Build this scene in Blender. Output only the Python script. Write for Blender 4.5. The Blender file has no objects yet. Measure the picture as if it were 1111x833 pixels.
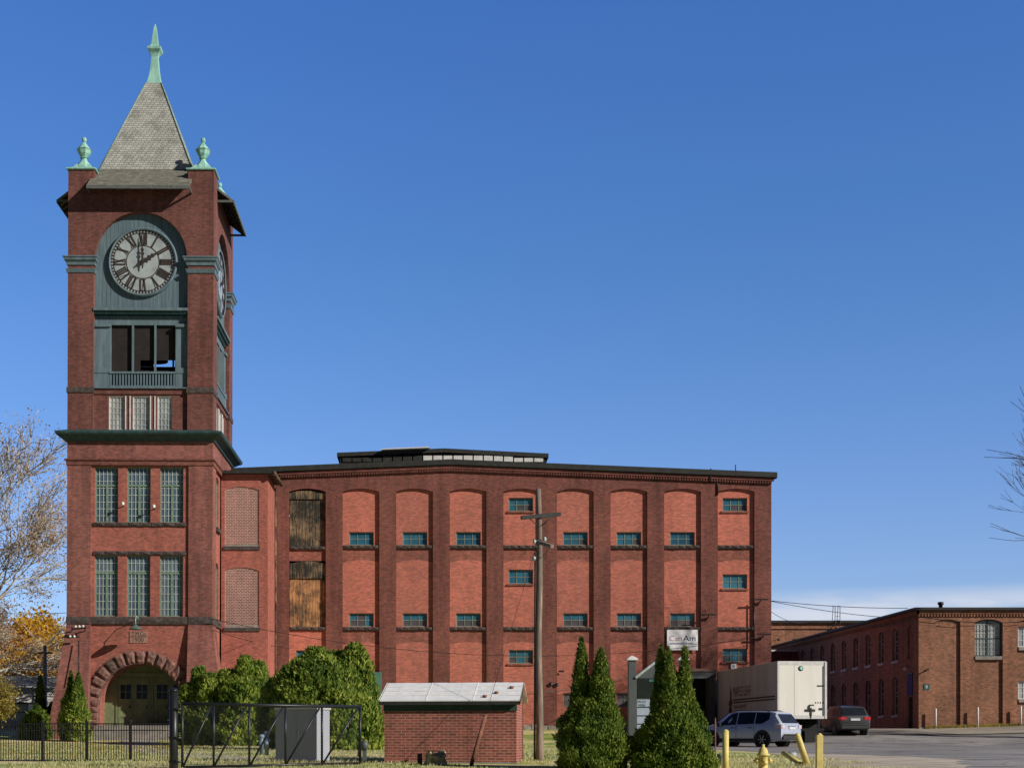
import bpy, math, random
import numpy as np
from mathutils import Vector, Matrix, noise
from mathutils.geometry import tessellate_polygon
random.seed(7); np.random.seed(7)
scene = bpy.context.scene
COL = scene.collection
PX, PY, FL, EYE = 464.0, 800.0, 1600.0, 1.6
R = math.radians

# ------------------------------------------------------------------ ground
PROF = [(-200,-1.9),(0,-1.6),(30,-1.15),(36,-.95),(40,-.78),(44,-.68),(50,-.58),(60,-.47),(67,-.42),(71,-.37),(78,-.08),(83,.3),(87,.5),(95,.52),(5000,.52)]
def gz(x, y):
    r = np.interp(y, [p[0] for p in PROF], [p[1] for p in PROF])
    t = max(0.0, min(30.0, x-29))*.03*max(0.0, min(1.0, (y-70)/17))
    return EYE + float(r) + t
def W(px, py, D): return Vector(((px-PX)/FL*D, D, EYE+(PY-py)/FL*D))

# ------------------------------------------------------------------ mesh builder
ORG = {}
class MB:
    def __init__(s): s.v=[]; s.f=[]; s.m=[]; s.sm=[]
    def add(s, verts, faces, mi=0, smooth=False):
        b=len(s.v); s.v.extend([tuple(p) for p in verts])
        for f in faces: s.f.append(tuple(b+i for i in f)); s.m.append(mi); s.sm.append(smooth)
    def box(s, a, b, T=None, mi=0):
        (x0,y0,z0),(x1,y1,z1)=a,b
        if T:
            P=[T(u,z,n) for u,z,n in ((x0,y0,z0),(x1,y0,z0),(x1,y1,z0),(x0,y1,z0),(x0,y0,z1),(x1,y0,z1),(x1,y1,z1),(x0,y1,z1))]
        else:
            P=[(x0,y0,z0),(x1,y0,z0),(x1,y1,z0),(x0,y1,z0),(x0,y0,z1),(x1,y0,z1),(x1,y1,z1),(x0,y1,z1)]
        s.add(P,[(3,2,1,0),(4,5,6,7),(0,1,5,4),(1,2,6,5),(2,3,7,6),(3,0,4,7)],mi)
    def hull8(s, P, mi=0):
        s.add(P,[(3,2,1,0),(4,5,6,7),(0,1,5,4),(1,2,6,5),(2,3,7,6),(3,0,4,7)],mi)
    def loft(s, rings, mi=0, caps=True, closed=True, smooth=False):
        n=len(rings[0]); V=[p for r in rings for p in r]; F=[]
        for i in range(len(rings)-1):
            for j in range(n if closed else n-1):
                k=(j+1)%n
                F.append((i*n+j,i*n+k,(i+1)*n+k,(i+1)*n+j))
        if caps and closed:
            F.append(tuple(range(n-1,-1,-1))); F.append(tuple((len(rings)-1)*n+j for j in range(n)))
        s.add(V,F,mi,smooth)
    def tube(s, pts, rad, n=8, mi=0, smooth=True):
        pts=[Vector(p) for p in pts]
        if not hasattr(rad,'__len__'): rad=[rad]*len(pts)
        rings=[]
        for i,p in enumerate(pts):
            d=(pts[min(i+1,len(pts)-1)]-pts[max(i-1,0)])
            if d.length<1e-9: d=Vector((0,0,1))
            d.normalize()
            up=Vector((0,0,1)) if abs(d.z)<.95 else Vector((1,0,0))
            a=d.cross(up).normalized(); b=a.cross(d)
            rings.append([p+(a*math.cos(t)+b*math.sin(t))*rad[i] for t in [2*math.pi*k/n for k in range(n)]])
        s.loft(rings,mi,True,True,smooth)
    def lathe(s, c, prof, n=12, mi=0, rot=0, smooth=True, axis='z'):
        c=Vector(c); rings=[]
        for r,z in prof:
            ring=[]
            for k in range(n):
                t=2*math.pi*k/n+rot
                if axis=='z': q=Vector((r*math.cos(t),r*math.sin(t),z))
                elif axis=='y': q=Vector((r*math.cos(t),z,r*math.sin(t)))
                else: q=Vector((z,r*math.cos(t),r*math.sin(t)))
                ring.append(c+q)
            rings.append(ring)
        s.loft(rings,mi,True,True,smooth)
    def poly(s, loop, holes, T, n, mi=0):
        loops=[[Vector((u,z,0)) for u,z in l] for l in [loop]+list(holes)]
        flat=[p for l in loops for p in l]
        tris=tessellate_polygon(loops)
        s.add([T(p.x,p.y,n) for p in flat],[tuple(t) for t in tris],mi)
    def plate(s, loop, holes, T, n0, n1, mi=0, mr=None, back=True):
        s.poly(loop,holes,T,n0,mi)
        if back: s.poly(loop,holes,T,n1,mi)
        for l in [loop]+list(holes):
            k=len(l)
            s.add([T(u,z,n0) for u,z in l]+[T(u,z,n1) for u,z in l],[(i,(i+1)%k,k+(i+1)%k,k+i) for i in range(k)],mi if mr is None else mr)
    def bar(s, p, q, w, h=None, mi=0):
        h=h or w; p=Vector(p); q=Vector(q); d=(q-p).normalized()
        up=Vector((0,0,1)) if abs(d.z)<.95 else Vector((0,1,0))
        a=d.cross(up).normalized()*w/2; b=a.cross(d).normalized()*h/2
        s.hull8([p-a-b,p+a-b,p+a+b,p-a+b,q-a-b,q+a-b,q+a+b,q-a+b],mi)
    def build(s, name, mats, parent=None, bevel=0, org=None):
        o0=Vector(org) if org is not None else (ORG.get(parent.name,Vector((0,0,0))) if parent else Vector((0,0,0)))
        me=bpy.data.meshes.new(name)
        me.from_pydata([tuple(Vector(p)-o0) for p in s.v],[],s.f)
        if not isinstance(mats,(list,tuple)): mats=[mats]
        for m in mats: me.materials.append(m)
        me.polygons.foreach_set('material_index',s.m)
        me.polygons.foreach_set('use_smooth',s.sm)
        import bmesh
        bm=bmesh.new(); bm.from_mesh(me)
        bmesh.ops.recalc_face_normals(bm,faces=bm.faces[:]); bm.to_mesh(me); bm.free()
        me.update()
        o=bpy.data.objects.new(name,me); COL.objects.link(o)
        if parent: o.parent=parent; ORG[o.name]=o0
        elif org is not None: o.location=o0
        if bevel:
            b=o.modifiers.new('bevel','BEVEL'); b.width=bevel; b.segments=2; b.limit_method='ANGLE'
        return o
def thing(name,label,cat,loc=(0,0,0),group=None):
    o=bpy.data.objects.new(name,None); COL.objects.link(o); o.location=loc; o.empty_display_size=.3
    o['label']=label; o['category']=cat
    if group: o['group']=group
    ORG[o.name]=Vector(loc); return o
def local(o): ORG[o.name]=Vector((0,0,0)); return o
def tag(o,label,cat,group=None):
    o['label']=label; o['category']=cat
    if group: o['group']=group
    return o
def struct(o): o['kind']='structure'; return o
def rect(a,b,c,d): return [(a,c),(b,c),(b,d),(a,d)]
def arch_rect(u0,u1,z0,zs,rise,n=10):
    """rectangle whose top is a segmental arch springing at zs"""
    w=(u1-u0)/2; c=(u0+u1)/2; Rr=(w*w+rise*rise)/(2*rise); zc=zs+rise-Rr; a=math.asin(min(1,w/Rr))
    if rise>=w*.999: a=math.pi/2
    return [(u0,z0),(u1,z0)]+[(c+Rr*math.sin(a-2*a*k/n),zc+Rr*math.cos(a-2*a*k/n)) for k in range(n+1)]
def arch_pts(u0,u1,zs,rise,n=10): return arch_rect(u0,u1,0,zs,rise,n)[2:]   # right to left
def text_mesh(mb,txt,T,u,z,h,n,mi=0,w=None,thick=.012):
    cu=bpy.data.curves.new('t','FONT'); cu.body=txt; cu.size=1; cu.resolution_u=3
    ob=bpy.data.objects.new('t',cu); COL.objects.link(ob)
    (ob.name in COL.objects) or COL.objects.link(ob); bpy.context.view_layer.update()
    dg=bpy.context.evaluated_depsgraph_get(); me=ob.evaluated_get(dg).to_mesh()
    vs=[v.co.copy() for v in me.vertices]; fs=[tuple(p.vertices) for p in me.polygons]
    bpy.data.objects.remove(ob); 
    if not vs: return
    x0=min(v.x for v in vs); x1=max(v.x for v in vs); y0=min(v.y for v in vs); y1=max(v.y for v in vs)
    sy=h/(y1-y0); sx=sy if w is None else w/(x1-x0)
    mb.add([T(u+(v.x-(x0+x1)/2)*sx, z+(v.y-(y0+y1)/2)*sy, n) for v in vs],fs,mi)

# ------------------------------------------------------------------ materials
def newmat(name):
    m=bpy.data.materials.new(name); m.use_nodes=True; nt=m.node_tree
    return m,nt,nt.nodes['Principled BSDF']
def N(nt,t,**k):
    n=nt.nodes.new(t)
    for a,b in k.items(): setattr(n,a,b)
    return n
def ramp(nt,fac,stops):
    r=N(nt,'ShaderNodeValToRGB'); e=r.color_ramp.elements
    e[0].position,e[0].color=stops[0][0],(*stops[0][1],1)
    e[1].position,e[1].color=stops[-1][0],(*stops[-1][1],1)
    for p,c in stops[1:-1]:
        x=e.new(p); x.color=(*c,1)
    nt.links.new(fac,r.inputs[0]); return r.outputs[0]
def mix(nt,fac,a,b,mode='MIX'):
    m=N(nt,'ShaderNodeMix',data_type='RGBA',blend_type=mode)
    for i,x in ((0,fac),(6,a),(7,b)):
        if hasattr(x,'is_linked') or hasattr(x,'links'): nt.links.new(x,m.inputs[i])
        else: m.inputs[i].default_value=x if i==0 else (*x,1)
    return m.outputs[2]
def noise_fac(nt,scale,detail=6,vec=None,sc3=None,rough=.6):
    tc=N(nt,'ShaderNodeTexCoord'); src=vec or tc.outputs['Object']
    if sc3:
        mp=N(nt,'ShaderNodeMapping'); mp.inputs['Scale'].default_value=sc3; nt.links.new(src,mp.inputs[0]); src=mp.outputs[0]
    n=N(nt,'ShaderNodeTexNoise'); n.inputs['Scale'].default_value=scale; n.inputs['Detail'].default_value=detail; n.inputs['Roughness'].default_value=rough
    nt.links.new(src,n.inputs['Vector']); return n.outputs[0]
def bump(nt,b,h,strength=.3,dist=.02):
    n=N(nt,'ShaderNodeBump'); n.inputs['Strength'].default_value=strength; n.inputs['Distance'].default_value=dist
    nt.links.new(h,n.inputs['Height']); nt.links.new(n.outputs[0],b.inputs['Normal'])
def plain(name,c,rough=.7,metal=0,var=.25,scale=3,c2=None,streak=False,bmp=0,spec=.4):
    m,nt,b=newmat(name)
    f=noise_fac(nt,scale,8,sc3=(1,1,.12) if streak else None,rough=.65)
    c2=c2 or tuple(x*(1-var) for x in c)
    col=ramp(nt,f,[(.34,c2),(.5,tuple((x+y)/2 for x,y in zip(c,c2))),(.66,tuple(min(1,x*(1+var*.35)) for x in c))])
    nt.links.new(col,b.inputs['Base Color']); b.inputs['Roughness'].default_value=rough; b.inputs['Metallic'].default_value=metal
    b.inputs['Specular IOR Level'].default_value=spec
    if bmp: bump(nt,b,noise_fac(nt,scale*8,4),bmp,.01)
    return m
def brick(name,c1,c2,mortar,soot=.5,bw=.205,rh=.07,ms=.008,patch=.6,white=0.0,soot_lo=(.38,.41,.43),cont=1.0):
    m,nt,b=newmat(name)
    tc=N(nt,'ShaderNodeTexCoord'); sp=N(nt,'ShaderNodeSeparateXYZ'); nt.links.new(tc.outputs['Object'],sp.inputs[0])
    ad=N(nt,'ShaderNodeMath',operation='ADD'); nt.links.new(sp.outputs[0],ad.inputs[0]); nt.links.new(sp.outputs[1],ad.inputs[1])
    cb=N(nt,'ShaderNodeCombineXYZ'); nt.links.new(ad.outputs[0],cb.inputs[0]); nt.links.new(sp.outputs[2],cb.inputs[1])
    br=N(nt,'ShaderNodeTexBrick'); br.inputs['Scale'].default_value=1; br.inputs['Brick Width'].default_value=bw; br.inputs['Row Height'].default_value=rh
    br.inputs['Mortar Size'].default_value=ms; br.inputs['Mortar Smooth'].default_value=.3; br.inputs['Bias'].default_value=0
    br.inputs['Color1'].default_value=(*c1,1); br.inputs['Color2'].default_value=(*c2,1); br.inputs['Mortar'].default_value=(*mortar,1)
    nt.links.new(cb.outputs[0],br.inputs['Vector'])
    # fine blotches, courses of odd bricks, big soot patches, vertical runs
    f1=noise_fac(nt,4.5,9,rough=.8); f2=noise_fac(nt,2.4,9,sc3=(1.5,1.5,5),rough=.8); f3=noise_fac(nt,.22,6,rough=.6); f4=noise_fac(nt,.9,6,sc3=(2.2,2.2,.16),rough=.65)
    col=mix(nt,1.0,br.outputs['Color'],ramp(nt,f2,[(.34,(1-.2*cont,)*3),(.5,(1,1,1)),(.66,(1+.18*cont,1+.15*cont,1+.13*cont))]),'MULTIPLY')
    col=mix(nt,1.0,col,ramp(nt,f1,[(.34,(1-.24*cont,1-.24*cont,1-.22*cont)),(.5,(1,1,1)),(.66,(1+.18*cont,1+.15*cont,1+.13*cont))]),'MULTIPLY')
    col=mix(nt,soot,col,ramp(nt,f3,[(.36,soot_lo),(.6,(1,1,1))]),'MULTIPLY')
    col=mix(nt,soot*.7,col,ramp(nt,f4,[(.4,(.5,.47,.47)),(.52,(1,1,1)),(.66,(1.15,1.12,1.1))]),'MULTIPLY')
    oi=N(nt,'ShaderNodeObjectInfo'); col=mix(nt,1,col,ramp(nt,oi.outputs['Random'],[(.0,(.88,.90,.92)),(.5,(1,.98,.97)),(1,(1.08,1.03,1.0))]),'MULTIPLY')
    if white:
        f5=noise_fac(nt,1.1,8,sc3=(1.2,1.2,.6),rough=.8)
        col=mix(nt,ramp(nt,f5,[(.60,(0,0,0)),(.74,(white,)*3)]),col,(.5,.42,.38))
    nt.links.new(col,b.inputs['Base Color']); b.inputs['Roughness'].default_value=.9; b.inputs['Specular IOR Level'].default_value=.2
    bump(nt,b,br.outputs['Fac'],-.35,.01)
    return m
def glassm(name,c,rough=.12,var=.5):
    m,nt,b=newmat(name)
    f=noise_fac(nt,.9,3); col=ramp(nt,f,[(.35,tuple(x*(1-var) for x in c)),(.65,c)])
    oi=N(nt,'ShaderNodeObjectInfo'); col=mix(nt,1,col,ramp(nt,oi.outputs['Random'],[(.0,(.6,.62,.7)),(.35,(1,1,1)),(.7,(1.1,1.05,1.0)),(1,(1.5,1.3,1.2))]),'MULTIPLY')
    nt.links.new(col,b.inputs['Base Color']); b.inputs['Roughness'].default_value=rough; b.inputs['Specular IOR Level'].default_value=.6
    bump(nt,b,noise_fac(nt,2.2,2),.12,.02)
    return m
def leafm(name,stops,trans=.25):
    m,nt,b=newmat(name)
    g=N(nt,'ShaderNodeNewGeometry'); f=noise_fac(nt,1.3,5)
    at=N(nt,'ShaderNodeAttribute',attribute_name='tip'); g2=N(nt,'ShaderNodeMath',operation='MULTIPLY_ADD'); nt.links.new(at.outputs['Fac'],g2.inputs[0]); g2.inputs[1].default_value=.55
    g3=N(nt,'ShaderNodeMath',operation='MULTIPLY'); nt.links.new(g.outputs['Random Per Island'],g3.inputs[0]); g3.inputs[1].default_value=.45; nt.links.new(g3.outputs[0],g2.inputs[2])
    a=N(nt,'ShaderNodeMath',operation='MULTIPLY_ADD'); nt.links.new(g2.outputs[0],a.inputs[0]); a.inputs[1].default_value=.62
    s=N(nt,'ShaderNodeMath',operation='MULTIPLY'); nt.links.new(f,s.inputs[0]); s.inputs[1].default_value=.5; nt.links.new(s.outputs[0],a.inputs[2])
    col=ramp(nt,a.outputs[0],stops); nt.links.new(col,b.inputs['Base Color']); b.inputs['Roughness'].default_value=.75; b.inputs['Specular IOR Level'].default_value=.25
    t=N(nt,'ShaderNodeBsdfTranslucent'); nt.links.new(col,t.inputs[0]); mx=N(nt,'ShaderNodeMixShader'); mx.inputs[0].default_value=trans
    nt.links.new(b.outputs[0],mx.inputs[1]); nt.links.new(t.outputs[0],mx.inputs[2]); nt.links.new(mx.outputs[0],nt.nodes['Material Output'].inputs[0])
    return m
def chipped(name,c,rough=.5,var=.2,scale=6):
    m,nt,b=newmat(name); f=noise_fac(nt,3,7,rough=.7); g=noise_fac(nt,7,9,rough=.85)
    col=ramp(nt,f,[(.35,tuple(x*.72 for x in c)),(.6,c)])
    col=mix(nt,ramp(nt,g,[(.60,(0,0,0)),(.64,(1,1,1))]),col,(.13,.07,.04))
    nt.links.new(col,b.inputs['Base Color']); b.inputs['Roughness'].default_value=.6; return m
def boards(name,c1,c2,t):
    m,nt,b=newmat(name); f=noise_fac(nt,9,8,sc3=(2.2,2.2,.12),rough=.8); g=noise_fac(nt,1.1,5,rough=.7)
    a=N(nt,'ShaderNodeMath',operation='MULTIPLY_ADD'); nt.links.new(g,a.inputs[0]); a.inputs[1].default_value=.45; 
    s=N(nt,'ShaderNodeMath',operation='MULTIPLY'); nt.links.new(f,s.inputs[0]); s.inputs[1].default_value=.55; nt.links.new(s.outputs[0],a.inputs[2])
    nt.links.new(ramp(nt,a.outputs[0],[(t-.06,c2),(t+.0,tuple((x*2+y)/3 for x,y in zip(c2,c1))),(t+.035,tuple(x*.62 for x in c1)),(t+.08,c1)]),b.inputs['Base Color']); b.inputs['Roughness'].default_value=.9; return m
M={}
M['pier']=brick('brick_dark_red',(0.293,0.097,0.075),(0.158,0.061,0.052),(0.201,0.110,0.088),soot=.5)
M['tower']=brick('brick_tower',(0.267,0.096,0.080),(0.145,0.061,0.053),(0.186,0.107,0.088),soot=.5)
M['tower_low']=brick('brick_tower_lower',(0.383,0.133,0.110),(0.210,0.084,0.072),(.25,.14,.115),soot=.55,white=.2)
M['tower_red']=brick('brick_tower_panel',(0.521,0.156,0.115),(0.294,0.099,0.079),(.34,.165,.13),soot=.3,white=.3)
M['panel']=brick('brick_panel_red',(0.645,0.191,0.133),(0.377,0.127,0.094),(0.409,0.200,0.156),soot=.2,cont=.6,white=.12)
M['spandrel']=brick('brick_spandrel',(0.406,0.127,0.096),(0.220,0.080,0.064),(.28,.155,.12),soot=.45,white=.4)
M['infill']=brick('brick_infill_white_mortar',(.34,.135,.11),(.21,.085,.07),(.56,.43,.38),soot=.35,ms=.016,bw=.19,rh=.09,cont=.5)
M['wing']=brick('brick_orange',(0.410,0.185,0.112),(0.217,0.108,0.069),(0.271,0.159,0.103),soot=.45,white=.2)
M['shed']=brick('brick_shed',(0.383,0.110,0.085),(0.210,0.070,0.057),(.40,.26,.21),soot=.5,bw=.21,rh=.078,ms=.011,cont=.6)
M['stone']=plain('dark_rough_stone',(.095,.075,.07),.95,var=.6,scale=6,bmp=.8)
M['vous']=plain('red_sandstone',(.25,.12,.095),.95,var=.6,scale=4,bmp=.9,c2=(.085,.055,.05))
M['boardwhite']=plain('white_sign_face',(.93,.93,.95),.4,var=.06,scale=2)
M['found']=plain('pale_foundation_stone',(.36,.32,.28),.95,var=.6,scale=3,bmp=.5)
M['copper']=plain('copper_verdigris',(.34,.60,.50),.6,var=.35,scale=5,c2=(.20,.42,.36),streak=True)
M['dgreen']=plain('dark_green_paint',(.035,.085,.085),.55,var=.5,scale=4,streak=True,c2=(.02,.05,.055))
M['green']=plain('weathered_green_boards',(.135,.20,.235),.7,var=.3,scale=5,streak=True,c2=(.09,.135,.16))
M['door']=plain('green_door_paint',(.19,.225,.11),.6,var=.25,scale=3,c2=(.13,.16,.085))
M['wgreen']=plain('green_window_paint',(.19,.29,.21),.6,var=.35,scale=6)
M['muntin']=plain('pale_muntin_paint',(.44,.50,.49),.6,var=.3,scale=6)
M['white']=plain('white_paint',(.68,.68,.66),.5,var=.2,scale=4)
M['frame']=plain('olive_window_frame',(.22,.27,.21),.6,var=.3,scale=5)
M['fascia']=plain('weathered_fascia',(.13,.145,.135),.7,var=.4,scale=6)
M['glassT']=glassm('tower_window_glass',(.13,.20,.26),.2)
M['glassM']=glassm('mill_window_glass',(.035,.16,.25),.25,.35)  # teal base colour paints the sky's reflection into the panes
M['glassD']=glassm('dull_window_glass',(.10,.095,.11),.4,.5)
M['glassK']=glassm('dark_window_glass',(.02,.025,.035),.12)
M['glassL']=glassm('pale_curtained_glass',(.42,.45,.47),.25,.5)
M['black']=plain('black_paint',(.012,.012,.014),.45,var=.3)
M['dark']=plain('dark_interior',(.018,.015,.016),.9,var=.3)
M['roofd']=plain('dark_roof_edge',(.028,.030,.028),.7,var=.5,scale=5)
M['tar']=plain('tar_roof',(.05,.05,.052),.9,var=.3)
M['iron']=plain('black_iron',(.014,.015,.018),.4,var=.2)
M['grey']=plain('grey_paint',(.085,.10,.10),.5,var=.15,scale=2)
M['wood']=plain('weathered_pole_wood',(.27,.215,.17),.9,var=.5,scale=10,streak=True,c2=(.11,.085,.07),bmp=.5)
M['woodo']=boards('orange_weathered_boards',(.56,.28,.12),(.04,.032,.025),.49)
M['woodg']=boards('grey_weathered_boards',(.36,.25,.14),(.018,.019,.015),.525)
M['yellow']=chipped('worn_yellow_paint',(.68,.56,.18),.55,var=.3,scale=6)
M['rust']=plain('rusty_steel',(.24,.10,.06),.85,var=.4,scale=8)
M['sheet']=plain('galvanised_roof_sheet',(.84,.84,.82),.45,var=.14,scale=4,streak=False)
M['conc']=plain('concrete',(.30,.27,.24),.95,var=.35,scale=2,bmp=.3)  # toned down to put the pier's shade on the tower steps into the colour
M['bark']=plain('grey_brown_bark',(.14,.115,.095),.95,var=.5,scale=6,bmp=.5)
M['barkw']=plain('pale_sycamore_bark',(.62,.58,.50),.85,var=.4,scale=3,c2=(.30,.27,.22))
M['rubber']=plain('tyre_rubber',(.018,.018,.019),.8,var=.2)
M['rim']=plain('alloy_rim',(.45,.46,.48),.35,metal=.8,var=.2)
M['red_lamp']=plain('red_tail_lamp',(.55,.02,.02),.2,var=.2,spec=.8)
M['plate_w']=plain('licence_plate',(.6,.6,.62),.5,var=.1)
M['trailer']=plain('cream_trailer_panel',(.84,.82,.75),.45,var=.10,scale=1.6,streak=True)
M['trailer_side']=plain('shade_toned_trailer_side',(.42,.43,.45),.7,var=.18,scale=1.2,streak=True)  # darker than the rear doors: the side's shade is put into the colour
M['ink']=plain('faded_dark_lettering',(.04,.045,.05),.7,var=.4)
M['navy']=plain('navy_lettering',(.03,.06,.17),.6,var=.2)
M['pink']=plain('faded_pink_lettering',(.50,.24,.36),.6,var=.2)
M['banner']=plain('violet_banner_cloth',(.05,.04,.22),.8,var=.3)
M['gsign']=plain('green_sign_paint',(.02,.10,.09),.5,var=.2)
M['pipe']=plain('blue_grey_pipe_paint',(.22,.29,.38),.5,var=.2)
def paintm(name,c,rough=.25,metal=.6):
    m,nt,b=newmat(name); b.inputs['Base Color'].default_value=(*c,1); b.inputs['Metallic'].default_value=metal; b.inputs['Roughness'].default_value=rough
    b.inputs['Coat Weight'].default_value=.6; b.inputs['Coat Roughness'].default_value=.08
    f=noise_fac(nt,3,5); nt.links.new(ramp(nt,f,[(.3,(rough*.8,)*3),(.7,(rough*1.5,)*3)]),b.inputs['Roughness']); return m
M['silver']=paintm('silver_car_paint',(.50,.56,.68),.3,.4)
M['charcoal']=paintm('charcoal_car_paint',(.020,.020,.024),.5,.0)
M['plastic']=plain('black_bumper_plastic',(.03,.03,.032),.6,var=.2)
M['carglass']=glassm('car_window_glass',(.015,.02,.028),.05,.3)
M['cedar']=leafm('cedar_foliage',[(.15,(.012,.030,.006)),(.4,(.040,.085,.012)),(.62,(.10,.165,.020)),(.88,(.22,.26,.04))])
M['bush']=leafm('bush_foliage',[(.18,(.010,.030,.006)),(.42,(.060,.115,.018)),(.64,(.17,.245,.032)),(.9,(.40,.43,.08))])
M['core']=plain('foliage_inner_shade',(.008,.016,.005),1,var=.5,scale=6)  # near-black colour painting the shade deep inside the foliage
M['gold']=leafm('golden_leaves',[(.15,(.26,.15,.03)),(.5,(.60,.34,.04)),(.8,(.80,.56,.07))],.5)
M['brownleaf']=leafm('dry_brown_leaves',[(.15,(.26,.16,.11)),(.5,(.46,.32,.21)),(.85,(.62,.48,.34))],.5)
M['dgold']=leafm('olive_autumn_leaves',[(.15,(.10,.11,.03)),(.5,(.30,.25,.06)),(.85,(.58,.42,.10))],.5)
def shingle():
    m,nt,b=newmat('slate_shingles')
    tc=N(nt,'ShaderNodeTexCoord'); sp=N(nt,'ShaderNodeSeparateXYZ'); nt.links.new(tc.outputs['Object'],sp.inputs[0])
    ad=N(nt,'ShaderNodeMath',operation='ADD'); nt.links.new(sp.outputs[0],ad.inputs[0]); nt.links.new(sp.outputs[1],ad.inputs[1])
    cb=N(nt,'ShaderNodeCombineXYZ'); nt.links.new(ad.outputs[0],cb.inputs[0]); nt.links.new(sp.outputs[2],cb.inputs[1])
    br=N(nt,'ShaderNodeTexBrick'); br.inputs['Scale'].default_value=1; br.inputs['Brick Width'].default_value=.26; br.inputs['Row Height'].default_value=.14
    br.inputs['Mortar Size'].default_value=.016; br.inputs['Color1'].default_value=(.46,.47,.44,1); br.inputs['Color2'].default_value=(.34,.35,.325,1); br.inputs['Mortar'].default_value=(.15,.15,.12,1)
    nt.links.new(cb.outputs[0],br.inputs['Vector'])
    f=noise_fac(nt,1.2,9,rough=.7); col=mix(nt,1,br.outputs[0],ramp(nt,f,[(.33,(.62,.62,.58)),(.5,(1,1,1)),(.7,(1.15,1.15,1.1))]),'MULTIPLY')
    nt.links.new(col,b.inputs['Base Color']); b.inputs['Roughness'].default_value=.85; bump(nt,b,br.outputs['Fac'],-.5,.02); return m
M['slate']=shingle()
M['slate2']=plain('mossy_eave_shingles',(.20,.195,.155),.9,var=.5,scale=3,bmp=.4)

# ------------------------------------------------------------------ ground sheets
def groundmat(kind):
    m,nt,b=newmat(kind); b.inputs['Roughness'].default_value=.95; b.inputs['Specular IOR Level'].default_value=.15
    if kind=='lawn_grass':
        f=noise_fac(nt,.28,7,sc3=(1,1.6,1),rough=.65); g=noise_fac(nt,9,5,rough=.7); s=noise_fac(nt,1.3,5,sc3=(.5,1.4,1))
        col=ramp(nt,f,[(.36,(.17,.27,.06)),(.48,(.38,.42,.15)),(.54,(.64,.56,.33)),(.68,(.76,.63,.42))])
        col=mix(nt,1,col,ramp(nt,s,[(.35,(.75,.8,.7)),(.65,(1.18,1.12,1.1))]),'MULTIPLY')
        col=mix(nt,1,col,ramp(nt,g,[(.3,(.6,.62,.55)),(.7,(1.3,1.28,1.25))]),'MULTIPLY')
        bump(nt,b,g,.6,.05)
    elif kind=='asphalt':
        f=noise_fac(nt,.25,8,sc3=(1,.5,1)); g=noise_fac(nt,26,3); s=noise_fac(nt,.9,7,sc3=(.35,1.7,1),rough=.7)
        col=ramp(nt,f,[(.36,(.20,.195,.193)),(.55,(.265,.255,.25)),(.7,(.33,.315,.30))])
        col=mix(nt,1,col,ramp(nt,s,[(.36,(.50,.50,.51)),(.47,(1,1,1)),(.66,(1.28,1.25,1.2))]),'MULTIPLY')
        col=mix(nt,1,col,ramp(nt,g,[(.3,(.72,.72,.72)),(.7,(1.28,1.27,1.25))]),'MULTIPLY')
        v=N(nt,'ShaderNodeTexVoronoi',feature='DISTANCE_TO_EDGE'); v.inputs['Scale'].default_value=.32
        tc=N(nt,'ShaderNodeTexCoord'); wn=N(nt,'ShaderNodeTexNoise'); wn.inputs['Scale'].default_value=.8; wn.inputs['Detail'].default_value=6
        nt.links.new(tc.outputs['Object'],wn.inputs['Vector']); va=N(nt,'ShaderNodeVectorMath',operation='MULTIPLY_ADD'); nt.links.new(wn.outputs['Color'],va.inputs[0]); va.inputs[1].default_value=(2.5,2.5,0); nt.links.new(tc.outputs['Object'],va.inputs[2]); nt.links.new(va.outputs[0],v.inputs['Vector'])
        col=mix(nt,1,col,ramp(nt,v.outputs['Distance'],[(.0,(.35,.35,.35)),(.018,(1,1,1))]),'MULTIPLY')
    elif kind=='worn_forecourt':
        f=noise_fac(nt,.5,8,sc3=(.5,1.4,1),rough=.7); g=noise_fac(nt,14,4)
        col=ramp(nt,f,[(.35,(.20,.185,.16)),(.5,(.31,.285,.245)),(.68,(.42,.38,.32))])
        col=mix(nt,1,col,ramp(nt,g,[(.3,(.7,.7,.7)),(.7,(1.3,1.28,1.25))]),'MULTIPLY')
    elif kind=='gravel':
        f=noise_fac(nt,.8,8,sc3=(.6,1.3,1),rough=.7); g=noise_fac(nt,30,3)
        col=ramp(nt,f,[(.35,(.30,.26,.20)),(.5,(.50,.43,.34)),(.68,(.60,.54,.44))])
        col=mix(nt,1,col,ramp(nt,g,[(.3,(.6,.6,.6)),(.7,(1.35,1.33,1.3))]),'MULTIPLY')
    else:
        f=noise_fac(nt,.7,7); col=ramp(nt,f,[(.35,(.28,.27,.25)),(.65,(.44,.42,.39))])
    nt.links.new(col,b.inputs['Base Color']); return m
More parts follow.
